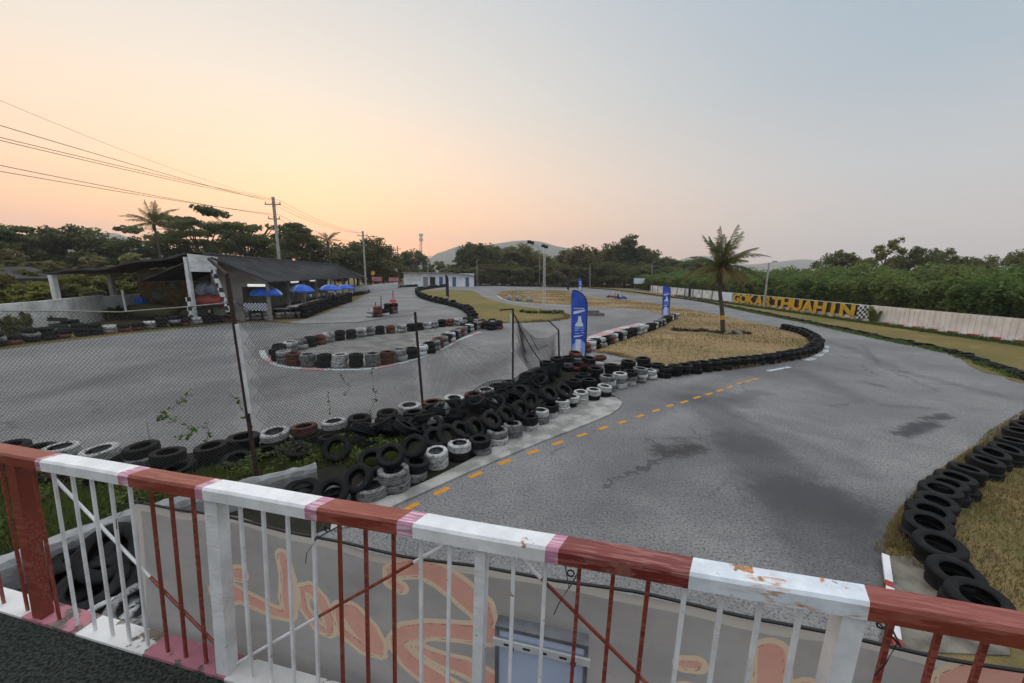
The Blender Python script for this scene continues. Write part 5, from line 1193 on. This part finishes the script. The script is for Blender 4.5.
for q in (a1_, A(532, 244, mb_[1]), A(543, 247, mb_[1]), A(546, 248, mb_[1])):
    mb = MB(); mb.box(q+np.array([0, -.1, .1]), (.34, .22, .28), rz=.2); mb.build('floodlight', m_black, mast)
pm2 = P(539, 313)
tag(leafcloud('mulch_ring', clumps(12, 50, lambda: (R.uniform(-2.2, 2.4), R.uniform(-.3, .5), .1), .45, .35), .2, m_leaf, None, 1.8, origin=(pm2[0], pm2[1], 0)), 'low dark plants around the foot of the white mast', 'plants')
# ------------------------------------------------------------------ utility poles and wires
def upole(x, Y, ytop, label, arms=True, r=.17):
    b_ = A(x, ytop+25, Y); b_[2] = 0; t_ = A(x-.5, ytop, Y); t_[0] = b_[0]-.1
    root = empty('utility_pole', tuple(b_), label, 'utility pole', 'utility poles along the road behind the pits')
    mb = MB(); mb.bar(b_, t_, r*1.7, r*1.7, 0, up=(0, 1, 0)); mb.build('pole', m_pole, root)
    hz0 = t_[2]
    if arms:
        for dz, wd in ((1.0, 2.2), (2.9, 1.6)):
            mb = MB(); mb.box((t_[0]-.0, t_[1]-.2, hz0-dz), (wd, .12, .14)); mb.build('crossarm', m_pole, root)
            for e in (-.45, 0, .45):
                mb = MB(); mb.lathe([(0, .3), (.05, .28), (.07, .18), (.05, .14), (.08, .08), (.04, 0), (0, 0)], (t_[0]+e*wd, t_[1]-.2, hz0-dz+.07), 8); mb.build('insulator', m_greywall, root)
        mb = MB(); mb.tube([(t_[0]+.3, t_[1]-.25, hz0-3.9), (t_[0]+.3, t_[1]-.25, hz0-3.0)], .2, 10); 
    return t_
up = [upole(276, 55, 197, 'tall concrete utility pole nearest the pit building'), upole(364.5, 84, 231, 'concrete utility pole second along the road', True), upole(381, 106, 245, 'concrete utility pole third along the road'), upole(398.5, 132, 246, 'slender utility pole farthest along the road'), upole(331, 88, 242, 'short utility pole between the tallest two', False, .12)]
upole(28, 64, 248, 'short grey pole among the trees behind the shed', False, .1)
def wire(p0, p1, sag, label, r=.022):
    mb = MB(); n = 18; p0, p1 = np.array(p0), np.array(p1)
    mb.tube([p0+(p1-p0)*i/n-np.array([0, 0, sag*4*(i/n)*(1-i/n)]) for i in range(n+1)], r, 4, cap=False)
    tag(mb.build('power_line', m_black, origin=tuple(p0)), label, 'power line', 'power lines along the road')
t0_ = up[0]
for k, (y0, dx, dz, lab) in enumerate(((124, -1.0, -.8, 'highest of the bold wires sweeping to the upper left'), (136, 1.0, -.8, 'second bold wire just below the highest'), (139, 0, -.8, 'thin wire paired with the second bold one'), (164, -.7, -2.7, 'fourth wire, upper of the lower pair at left'), (170, .7, -2.7, 'fifth wire, lowest of the sweeping bundle'))):
    st_ = t0_+np.array([dx, -.2, dz+.35]); em = A(0, y0, 24.5+dx*.6); en = em+(em-st_)*.6+np.array([0, 0, .55]); wire(st_, en, .45, lab)
    nx_ = up[1]+np.array([dx, -.2, dz+.35]); wire(st_, nx_, .9, ['first', 'second', 'third', 'fourth', 'fifth'][k]+' wire of the bundle running on from the tall pole', .018)
wire(A(-20, 92, 28), A(262, 196, 62), .6, 'faint high wire above the bundle at upper left', .012)
wire(A(-20, 219, 60), A(70, 232, 66), .4, 'thin low wire crossing behind the left trees', .02)
for a_, b_ in ((1, 2), (2, 3)):
    for k, (dx, dz) in enumerate(((-.8, -.5), (.8, -.5), (0, -2.4))): wire(up[a_]+np.array([dx, -.2, dz]), up[b_]+np.array([dx, -.2, dz]), .7, f'{ordw(k)} thin wire between the {ordw(a_)} and {ordw(b_)} utility poles', .018)
tw_ = empty('cell_tower', tuple(A(421, 262, 175)*np.array([1, 1, 0])), 'thin lattice antenna tower beyond the white building', 'tower')
bt, tt = A(421, 300, 175)*np.array([1, 1, 0]), A(421, 234, 175)
for dx, dy in ((-.5, 0), (.5, 0), (0, .7)): mb = MB(); mb.tube([bt+np.array([dx*1.6, dy, 0]), tt+np.array([dx*.6, dy*.6, 0])], .10, 4); mb.build('leg', m_steel, tw_)
mb = MB()
for i in range(22):
    a = bt+(tt-bt)*i/22; c_ = bt+(tt-bt)*(i+1)/22; s_ = (.7-.4*i/22)*(1 if i % 2 else -1); mb.tube([a+np.array([s_, 0, 0]), c_+np.array([-s_, 0, 0])], .05, 4)
mb.build('lattice', m_steel, tw_)
for dz in (.5, 2.4): mb = MB(); mb.box(tt-np.array([0, 0, dz]), (1.7, .4, 1.2)); mb.build('antenna_panel', m_white, tw_)
# ------------------------------------------------------------------ pit building
G0 = P(274, 321); G0[2] = 0; G1 = P(364, 292.5); G1[2] = 0
ax = (G1-G0)/np.linalg.norm(G1-G0); pv = np.array([-ax[1], ax[0], 0]); LB = np.linalg.norm(G1-G0)
def pb_(a, p, z): return G0+ax*a+pv*p+np.array([0, 0, z])
pit = empty('pit_building', tuple(G0), 'long open-fronted pit building under a dark grey gabled roof', 'building')
EZ, RZ = 2.95, 4.75; SP = 3.6
mb = MB()
for s0, s1, z0, z1 in ((-.3, SP, EZ, RZ), (SP, 2*SP+.3, RZ, EZ)):
    c_ = [pb_(-1.0, s0, z0), pb_(LB+.5, s0, z0-.25), pb_(LB-1.5 if s1 == SP else LB+.5, s1, z1-.12 if s1 == SP else z1-.25), pb_(-1.0, s1, z1)]
    if s0 == SP: c_ = [pb_(-1.0, s0, z0), pb_(LB-1.5, s0, z0-.12), pb_(LB+.5, s1, z1-.25), pb_(-1.0, s1, z1)]
    i = len(mb.v); mb.v += [tuple(q) for q in c_]+[tuple(q-np.array([0, 0, .07])) for q in c_]
    for q in ((0, 1, 2, 3), (7, 6, 5, 4), (0, 4, 5, 1), (1, 5, 6, 2), (2, 6, 7, 3), (3, 7, 4, 0)): mb.f.append(tuple(i+k for k in q)); mb.m.append(0)
a = -.95
while a < LB-1.6:
    e0_, e1_ = pb_(a, -.31, EZ+.01-.25*(a+1)/(LB+1.5)), pb_(a, SP, RZ+.02-.12*(a+1)/LB); mb.bar(e0_, e1_, .09, .05); a += .55
ro = mb.build('roof', m_roof, pit)
mb = MB(); mb.tube([pb_(-1, SP, RZ+.03), pb_(LB-1.5, SP, RZ-.09)], .09, 6); mb.build('ridge_cap', m_roof, ro)
mb = MB(); i = len(mb.v)
mb.quad([pb_(.3, 2.0, 0), pb_(.3, SP+.3, 0), pb_(.3, SP+.3, RZ-.25), pb_(.3, SP, RZ-.12), pb_(.3, .3, EZ+.1), pb_(.3, .3, 2.5), pb_(.3, 2.0, 2.5)]); o = mb.build('gable_wall', m_greywall, pit); md = o.modifiers.new('t', 'SOLIDIFY'); md.thickness = .12
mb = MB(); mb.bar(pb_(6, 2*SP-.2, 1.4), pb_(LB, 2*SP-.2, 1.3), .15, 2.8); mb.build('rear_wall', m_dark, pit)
mb = MB(); mb.bar(pb_(.5, SP+.5, 1.4), pb_(LB-8, SP+.5, 1.3), .12, 2.6); mb.build('inner_wall', m_greywall, pit)
a = .1
while a < LB: mb = MB(); mb.box(pb_(a, .25, (EZ-.2)/2), (.2, .2, EZ-.2), rz=math.atan2(ax[1], ax[0])); mb.build('post', m_greywall, pit); a += 4.1
for a_, p_ in ((.45, .9), (5.5, .35), (11, .35)): mb = MB(); mb.tube([pb_(a_-.0, p_+.0, EZ-.22), pb_(a_+1.6, p_, EZ-.22)] if a_ > 1 else [pb_(-.35, .25, EZ-.3), pb_(-.35, 1.35, EZ-.3)], .10, 8); mb.build('tube_lamp', mlamp, pit)
mb = MB()
for i_ in range(16):
    for j_ in range(5):
        if (i_+j_) % 2 == 0: mb.box(pb_(.12+0*i_, .35+i_*.105, .62+j_*.115+.2), (.03, .10, .11), rz=math.atan2(ax[1], ax[0]))
mb.build('checker_lattice', m_fabw, pit)
mb = MB(); mb.bar(pb_(1.0, -.9, .95), pb_(12, -.9, .92), .7, .05); mb.build('counter', m_greywall, pit)
# umbrellas
def umbrella(loc, label, first=None, r=1.08, h=2.15):
    root = empty('blue_umbrella', (0, 0, 0), label, 'umbrella', 'blue umbrellas in front of the pit building')
    mb = MB(); n = 8
    for k in range(n):
        a0, a1 = 2*PI*k/n, 2*PI*(k+1)/n
        pr_ = [(0, .55), (.35, .50), (.7, .36), (1.0, .10), (1.0, .0)]
        for (r0, z0), (r1, z1) in zip(pr_, pr_[1:]):
            mb.quad([(r*r0*math.cos(a0), r*r0*math.sin(a0), h-.55+z0), (r*r1*math.cos(a0), r*r1*math.sin(a0), h-.55+z1), (r*r1*math.cos(a1), r*r1*math.sin(a1), h-.55+z1), (r*r0*math.cos(a1), r*r0*math.sin(a1), h-.55+z0)], 0 if k % 4 else 1)
    o = mb.build('canopy', [m_blue, m_lblue], root, local=True); md = o.modifiers.new('t', 'SOLIDIFY'); md.thickness = .01
    mb = MB(); mb.tube([(0, 0, 0), (0, 0, h)], .025, 6); mb.build('pole', m_white, root, local=True)
    mb = MB(); mb.lathe([(0, 0), (.28, 0), (.28, .06), (.06, .12), (0, .12)], n=12); mb.build('base', m_greywall, root, local=True)
    root.location = loc; return root
u0 = None
for x, Y, lab in ((267, 29.2, 'blue umbrella nearest, in front of the checkered lattice'), (302, 33.5, 'blue umbrella with a pale panel, second from the pit building end'), (331, 40, 'blue umbrella third along the pit counter'), (346, 47, 'blue umbrella fourth along, before the white fence')):
    z = A(x, 286.5 if x < 280 else 284.5, Y)[2]; p = A(x, 300, Y)
    if u0 is None: u0 = umbrella((p[0], p[1], 0), lab); u0.scale = (1, 1, z/2.15)
    else: dup(u0, (p[0], p[1], 0), R.uniform(0, 1), lab, None, (1, 1, z/2.15))
# furniture clutter behind the tyre wall
def table(loc, label):
    root = empty('trestle_table', loc, label, 'table', 'tables behind the tyre wall')
    mb = MB(); mb.box((loc[0], loc[1], .74), (1.5, .7, .05)); mb.build('top', m_greywall, root)
    for dx in (-.65, .65):
        for dy in (-.28, .28): mb = MB(); mb.box((loc[0]+dx, loc[1]+dy, .36), (.05, .05, .71)); mb.build('leg', m_steel, root)
q = A(284, 310, 30.5); table((q[0], q[1], 0), 'grey table in front of the pit, below the second umbrella')
q = A(318, 300, 38); table((q[0], q[1], 0), 'grey table under the third umbrella')
# bunting
mb = MB(); pa, pb2 = A(300, 295, 33), A(356, 291, 52)
root = empty('bunting', tuple(pa), 'string of small coloured flags along the pit counter', 'bunting')
mb.tube([pa, pb2], .01, 4); mb.build('string', m_greywall, root)
mb = MB()
for k in range(26):
    q = pa+(pb2-pa)*k/26; e = (pb2-pa)/26*.8; mb.quad([q, q+e, q+e/2-np.array([0, 0, .32])], k % 5)
o = mb.build('pennants', [m_redp, m_ylet, m_blue, m_white, m_green_p], root); md = o.modifiers.new('t', 'SOLIDIFY'); md.thickness = .004
# white picket fence and red hoardings beyond
def pfence(name, p0, p1, h, label):
    root = empty(name, tuple(p0), label, 'fence'); mb = MB(); n = int(np.linalg.norm(p1-p0)/.5)
    for i in range(n): q = p0+(p1-p0)*i/n; mb.box((q[0], q[1], h/2), (.3, .06, h))
    mb.build('pickets', m_white, root); mb = MB(); mb.bar((p0[0], p0[1], h*.7), (p1[0], p1[1], h*.7), .04, .1); mb.build('rail', m_white, root)
pfence('picket_fence', P(352, 295)*np.array([1, 1, 0]), P(398, 288.2)*np.array([1, 1, 0]), 1.3, 'low white picket fence beyond the umbrellas')
for k, (x, y, lab) in enumerate(((377, 279, 'left of two red hoardings beyond the picket fence'), (394, 279.5, 'right of two red hoardings beyond the picket fence'))):
    q = A(x, y, 88); root = empty('red_hoarding', (q[0], q[1], 0), lab, 'hoarding', 'red hoardings')
    mb = MB(); mb.box((q[0], q[1], q[2]), (2.4, .1, 1.1)); mb.build('board', m_redp, root)
    mb = MB()
    for r_ in range(3):
        for c_ in range(6): mb.box((q[0]-.95+c_*.38+R.uniform(-.05, .05), q[1]-.07, q[2]+.28-.27*r_), (.26, .03, .10))
    mb.build('lettering', m_fabw, root)
    for dx in (-1, 1): mb = MB(); mb.tube([(q[0]+dx, q[1]+.08, 0), (q[0]+dx, q[1]+.08, q[2])], .05, 6); mb.build('leg', m_steel, root)
q = A(373, 273, 86); root = empty('road_sign', (q[0], q[1], 0), 'small orange sign on a thin pole above the red hoardings', 'sign'); mb = MB(); mb.tube([(q[0], q[1], 0), (q[0], q[1], q[2]+.4)], .04, 6); mb.build('pole', m_steel, root); mb = MB(); mb.box((q[0], q[1]-.06, q[2]), (.8, .05, .8)); mb.build('sign_face', m_ylet, root)
q = A(639.5, 281, 95); root = empty('billboard', (q[0], q[1], 0), 'small white billboard with a green strip before the treeline', 'billboard'); mb = MB(); mb.box((q[0], q[1], q[2]), (2.7, .12, 1.3)); mb.build('board', m_fabw, root); mb = MB(); mb.box((q[0], q[1], q[2]+.72), (2.7, .12, .14)); mb.build('green_strip', m_green_p, root)
for dx in (-1, 1): mb = MB(); mb.tube([(q[0]+dx, q[1]+.1, 0), (q[0]+dx, q[1]+.1, q[2])], .06, 6); mb.build('leg', m_steel, root)
# ------------------------------------------------------------------ white outbuilding
m_dblue = pm('faded_blue_door', (.07, .12, .26), (.10, .16, .30), 2, .6)
wl, wr = A(404, 286, 96), A(474, 286, 100); wl[2] = wr[2] = 0
ob = empty('white_outbuilding', tuple(wl), 'long low white building with blue doors at the far bend', 'building')
d_ = (wr-wl)/np.linalg.norm(wr-wl); n_ = np.array([-d_[1], d_[0], 0]); Lw = np.linalg.norm(wr-wl); hw = 3.3
def wp(a, o, z): return wl+d_*a+n_*o+np.array([0, 0, z])
mb = MB(); mb.bar(wp(0, 2, hw/2), wp(Lw, 2, hw/2), 4, hw); mb.build('wall', pm('whitewash', (.84, .87, .9), (.7, .73, .76), .8, .8), ob)
mb = MB(); mb.bar(wp(-.5, 1.8, hw+.12), wp(Lw*.72, 1.8, hw+.12), 5.4, .16); mb.bar(wp(Lw*.7, 1.8, hw+.02), wp(Lw+.4, 1.8, hw-.35), 5.4, .16); mb.build('roof', m_greywall, ob)
for f_, wd, mt in ((.30, 1.1, m_steel), (.40, 1.3, m_dark), (.52, .9, m_dblue), (.71, .9, m_dblue), (.90, .9, m_dblue)):
    mb = MB(); mb.bar(wp(Lw*f_-wd/2, -.03, 1.25), wp(Lw*f_+wd/2, -.03, 1.25), .08, 2.3); mb.build('door', mt, ob)
mb = MB(); mb.bar(wp(.6, -.05, 2.0), wp(4.2, -.05, 2.0), .06, .9); mb.build('faded_sign', m_cream, ob)
# ------------------------------------------------------------------ open shed on the left
shd = empty('open_shed', tuple(A(120, 320, 28)*np.array([1, 1, 0])), 'open shed with sagging dark roof, white posts and white fascia panel', 'shed')
rl, rr_ = A(50, 272, 25), A(186, 252.5, 26.5)
bl_, brr = rl+np.array([-2.5, 6, -.15]), rr_+np.array([-2.0, 6, -.1])
mb = MB(); n = 10
T_ = [[rl+(rr_-rl)*i/n+np.array([0, 0, .10*math.sin(i*1.3)-.3*math.sin(PI*i/n)*.5]) for i in range(n+1)], [bl_+(brr-bl_)*i/n+np.array([0, 0, .10*math.sin(i*1.9+1)]) for i in range(n+1)]]
for i in range(n):
    a, b2_, c_, e = T_[0][i], T_[0][i+1], T_[1][i+1], T_[1][i]; dz = np.array([0, 0, .12])
    j = len(mb.v); mb.v += [tuple(q) for q in (a, b2_, c_, e)]+[tuple(q-dz) for q in (a, b2_, c_, e)]
    for q in ((0, 1, 2, 3), (7, 6, 5, 4), (0, 4, 5, 1), (2, 6, 7, 3)): mb.f.append(tuple(j+k for k in q)); mb.m.append(0)
mb.build('roof', m_roof, shd)
for x, y, Y, w_, mt in ((52, 275, 25.2, .28, m_white), (110, 274, 30, .3, m_greywall), (186, 257, 26.5, .24, m_white), (216, 262, 28.5, .22, m_greywall)):
    t_ = A(x, y, Y); mb = MB(); mb.bar((t_[0]+.05, t_[1], 0), t_, w_, w_, up=(0, 1, 0)); mb.build('post', mt, shd)
t_ = A(191, 308, 26.45); mb = MB(); mb.bar((t_[0], t_[1]-.03, t_[2]-.6), (t_[0]-.02, t_[1]-.03, t_[2]+.75), .27, .27, up=(0, 1, 0)); mb.build('checker_band', mchk, shd)
fp_ = [A(187, 253.5, 26.4), A(218, 257, 27.2), A(216.5, 272, 27.2), A(190, 271.5, 26.4)]
mb = MB(); mb.quad(fp_); o = mb.build('fascia_panel', m_white, shd); md = o.modifiers.new('t', 'SOLIDIFY'); md.thickness = .06
m0, m1 = A(140, 300, 31), A(212, 300, 32)
mb = MB(); mb.bar((m0[0], m0[1], 1.55), (m1[0], m1[1], 1.55), .1, 2.3); mb.build('mural_wall', mmur, shd)
mb = MB(); mb.bar((m0[0]-.2, m0[1]+.35, 3.1), (m1[0], m1[1]+.35, 3.3), .1, 1.0); mb.build('upper_wall', m_greywall, shd)
mb = MB(); q0, q1 = A(213, 270, 27), A(229, 312, 26.8); mb.bar(q0, q1, .2, .2, up=(0, 1, 0)); mb.build('leaning_post', mchk, shd)
ww = empty('white_garden_wall', (-26, 20, 0), 'low stained white wall behind the left tyre row', 'wall')
wpts = [(-30, 10.5), (-26.5, 17.8), (-27.6, 22.5), (-29.8, 28.0), (-30.0, 31.5), (-26.2, 33.0)]
mb = MB()
for (x0, y0), (x1, y1), h_ in zip(wpts, wpts[1:], (1.8, 1.8, 1.8, 1.7, 1.6)): mb.bar((x0, y0, h_/2), (x1, y1, h_/2), .16, h_)
mb.build('wall_panel', m_whitewall, ww)
def bundle(name, x, y, Y, s, mat, label, cat, flat=.6):
    q = A(x, y, Y); mb = MB(); rr2 = random.Random(x)
    mb.lathe([(0, -.5), (.6, -.48), (.95, -.3), (1, 0), (.8, .3), (.5, .45), (0, .5)], n=14)
    mb.v = [(vx*s[0]*(1+.18*rr2.uniform(-1, 1)), vy*s[1]*(1+.18*rr2.uniform(-1, 1)), vz*s[2]*(1+.2*rr2.uniform(-1, 1))) for vx, vy, vz in mb.v]
    o = mb.build(name, mat, smooth=True); o.location = (q[0], q[1], max(s[2]*.5, q[2])); tag(o, label, cat); return o
bundle('tarpaulin_bundle', 209, 289, 28.3, (.9, .6, 1.1), m_tarp, 'grey and blue tarpaulin bundle under the white fascia panel', 'bundle')
bundle('red_cover', 211, 301, 27.6, (1.1, .7, .8), m_brick, 'faded red covered heap below the tarpaulin bundle', 'cover')
bundle('green_heap', 150, 310, 28.6, (2.0, .6, .9), m_leafw, 'green overgrown heap behind the tyre row at the shed', 'heap')
mb = MB(); q0, q1 = A(122, 290, 27.4), A(126, 311, 27.2); mb.bar(q0, q1, .14, .05, up=(0, 1, 0)); tag(mb.build('leaning_plank', m_white, origin=tuple(q1)), 'narrow white plank leaning in the open shed', 'plank')
mb = MB(); q0 = A(97, 305, 28); mb.bar((q0[0]-.3, q0[1], .2), (q0[0], q0[1]+.1, 1.5), .5, .06, up=(1, 0, 0)); tag(mb.build('blue_board', m_blue, origin=tuple(q0)), 'blue and white board leaning on the white wall', 'board')
mb = MB(); q0 = A(141, 302, 29); mb.box((q0[0], q0[1], q0[2]), (.6, .4, .7)); tag(mb.build('blue_barrel_box', m_blue, origin=tuple(q0)), 'small blue box by the shed wall', 'box')
mb = MB(); q0 = A(64, 322, 22); 
for i_ in range(4): mb.box((q0[0], q0[1], .1+.22*i_), (1.1, .7, .04)); mb.box((q0[0], q0[1]+.3*(-1)**i_, .2+.22*i_), (1.1, .05, .16))
tag(mb.build('dark_crate', m_dark, origin=tuple(q0)), 'dark slatted crate behind the left tyre row', 'crate')
q0 = A(12, 271, 40); root = empty('small_house', (q0[0], q0[1], 0), 'low house with a pale grey roof at the left edge', 'house')
mb = MB(); mb.box((q0[0]-5, q0[1]+2, 1.2), (10, 5, 2.4)); mb.build('wall', m_greywall, root)
mb = MB(); mb.prism([(-10.5, 2.4), (-5, 3.5), (.8, 2.4), (.8, 2.5), (-5, 3.65), (-10.5, 2.5)], lambda u, v, w2: Vector((q0[0]+u, q0[1]-1+w2, v)), 6.5); mb.build('roof', m_roof, root)
# ------------------------------------------------------------------ karts
def kart(loc, rz, label, col):
    root = empty('racing_kart', (0, 0, 0), label, 'go-kart', 'karts parked on the far track')
    mb = MB(); mb.box((0, 0, .12), (1.3, .5, .06)); mb.box((.75, 0, .14), (.3, .9, .12)); mb.box((-.75, 0, .2), (.2, 1.0, .15)); mb.build('chassis', m_black, root, local=True)
    for sy in (-1, 1): mb = MB(); mb.box((0, sy*.5, .18), (.8, .2, .18)); mb.build('side_pod', col, root, local=True)
    mb = MB(); mb.box((.55, 0, .34), (.35, .35, .1), rot=Matrix.Rotation(.5, 3, 'Y')); mb.build('nose_panel', col, root, local=True)
    mb = MB(); mb.box((-.2, 0, .25), (.4, .4, .08)); mb.box((-.42, 0, .5), (.08, .4, .5), rot=Matrix.Rotation(-.25, 3, 'Y')); mb.build('seat', m_black, root, local=True)
    for sx in (-.6, .6):
        for sy in (-.6, .6): mb = MB(); mb.lathe([(.05, -.08), (.13, -.09), (.14, 0), (.13, .09), (.05, .08)], (sx, sy, .14), 12, 0, True, Matrix.Rotation(PI/2, 3, 'X')); mb.build('wheel', m_black, root, local=True)
    mb = MB(); mb.tube([(.45, 0, .2), (.18, 0, .52)], .02, 6); mb.lathe([(.13, 0), (.145, .015), (.16, 0), (.145, -.015)], (.18, 0, .53), 12, 0, True, Matrix.Rotation(-.9, 3, 'Y')); mb.build('steering_wheel', m_black, root, local=True)
    root.location = loc; root.rotation_euler = (0, 0, rz); return root
k1 = P(612, 297.5); k2 = P(620.5, 298.8)
kart(tuple(k1), 2.9, 'red and black go-kart, left of two on the far track', m_redp); kart(tuple(k2), .2, 'blue go-kart, right of two on the far track', m_blue)
k3 = P(590, 315.5); q = tuple(k3); mb = MB(); mb.box((q[0], q[1], .25), (1.6, .5, .5)); mb.box((q[0]+.9, q[1], .15), (.8, .4, .25)); tag(mb.build('kerb_block', m_stone, origin=q), 'dark kerb block beside the large flag on the hairpin', 'block')
for k, (x, y) in enumerate(((393, 311), (375.5, 312), (381, 311))):
    p = P(x, y+3); t_ = A(x, 290 if k == 0 else (302 if k == 1 else 296), p[1]); root = empty('marker_pole', tuple(p), ['red marker pole with a red cap in the tyre cluster', 'short striped pole left of the brown tyre stack', 'rusty pole on the brown tyre stack'][k], 'pole', 'marker poles on the left track')
    mb = MB(); mb.tube([p, t_], .04, 6); mb.build('pole', m_redp if k != 2 else m_rust, root)
    if k == 0: mb = MB(); mb.lathe([(0, .3), (.25, .2), (.35, 0), (0, 0)], tuple(A(x, 302, p[1])), 10); mb.build('cap', m_redp, root)
for k, x in enumerate((509, 518, 529.5)):
    p = P(x, 300.2+k*.6); mb = MB(); s = .45; mb.lathe([(0, 0), (s, 0), (s*1.05, .3), (s*.8, .55), (s*.3, .7), (0, .72)], tuple(p), 9); tag(mb.build('kerb_boulder', m_conc2, origin=tuple(p)), f'{ordw(k)} grey boulder from the left along the loop kerb', 'boulder', 'boulders along the loop kerb')
# ------------------------------------------------------------------ hills
def hill(name, prof, Y, depth, label):
    """ridge line through pixel profile at distance Y, falling away front and back"""
    mb = MB(); pts = [A(x, y, Y) for x, y in prof]; fine_ = spline(pts, 25); n = len(fine_)
    rows = []
    for f_, dd in ((0, -1.0), (.35, -.65), (.7, -.35), (.92, -.12), (1, 0), (.7, .4), (0, 1.0)):
        rows.append([(q[0], q[1]+dd*depth+R.uniform(-15, 15)*(0 < f_ < 1), max(-5, q[2]*f_*(1+.06*R.uniform(-1, 1)*(f_ < 1)))-(5 if f_ == 0 else 0)) for q in fine_])
    for r_ in rows: mb.v += r_
    for i in range(len(rows)-1):
        for j in range(n-1): mb.f.append((i*n+j, i*n+j+1, (i+1)*n+j+1, (i+1)*n+j)); mb.m.append(0)
    o = mb.build(name, pm('forested_slope', (.045, .058, .03), (.07, .075, .045), .02, .95, rnd=False) if 'forested_slope' not in MATS else MATS['forested_slope'], smooth=True); o['kind'] = 'structure'; return o
hill('hill', [(385, 285), (410, 266), (430, 258), (450, 249), (462, 246), (480, 246), (500, 243), (520, 240.5), (540, 241.5), (556, 246), (572, 249), (590, 254), (610, 258), (640, 266), (680, 280)], 1900, 500, '')
hill('hill', [(640, 286), (665, 268), (684, 258.5), (705, 256), (720, 262), (745, 264.5), (772, 262.5), (800, 259.5), (815, 260.5), (840, 266), (880, 274), (930, 290)], 2000, 500, '')
hill('hill', [(30, 285), (60, 245), (95, 236), (115, 233), (130, 239), (160, 252), (200, 275)], 1800, 450, '')
hill('hill', [(880, 290), (960, 272), (1010, 265), (1060, 262), (1120, 268), (1200, 290)], 2100, 450, '')
# ------------------------------------------------------------------ air
hb = MB(); hb.box((0, 1150, 118), (5200, 2900, 242)); hz_o = hb.build('haze', None); hz_o['kind'] = 'stuff'
hm = bpy.data.materials.new('haze_air'); hm.use_nodes = True; N = NT(hm.node_tree); N.n.remove(N.n['Principled BSDF']); pvv = N.new('ShaderNodeVolumePrincipled')
pvv.inputs['Color'].default_value = (.86, .88, .93, 1); pvv.inputs['Density'].default_value = HAZE; pvv.inputs['Anisotropy'].default_value = .2
N.l.new(pvv.outputs[0], N.n['Material Output'].inputs['Volume']); hz_o.data.materials.clear(); hz_o.data.materials.append(hm)
hz_o['label'] = 'faint evening haze lying over the track and hills'; hz_o['category'] = 'haze'

for q in [x for x in COL.objects if x.parent is None and x.type == 'EMPTY' and x.location.z < -400]:
    if True:
        for ch in list(q.children): bpy.data.objects.remove(ch)
        bpy.data.objects.remove(q)
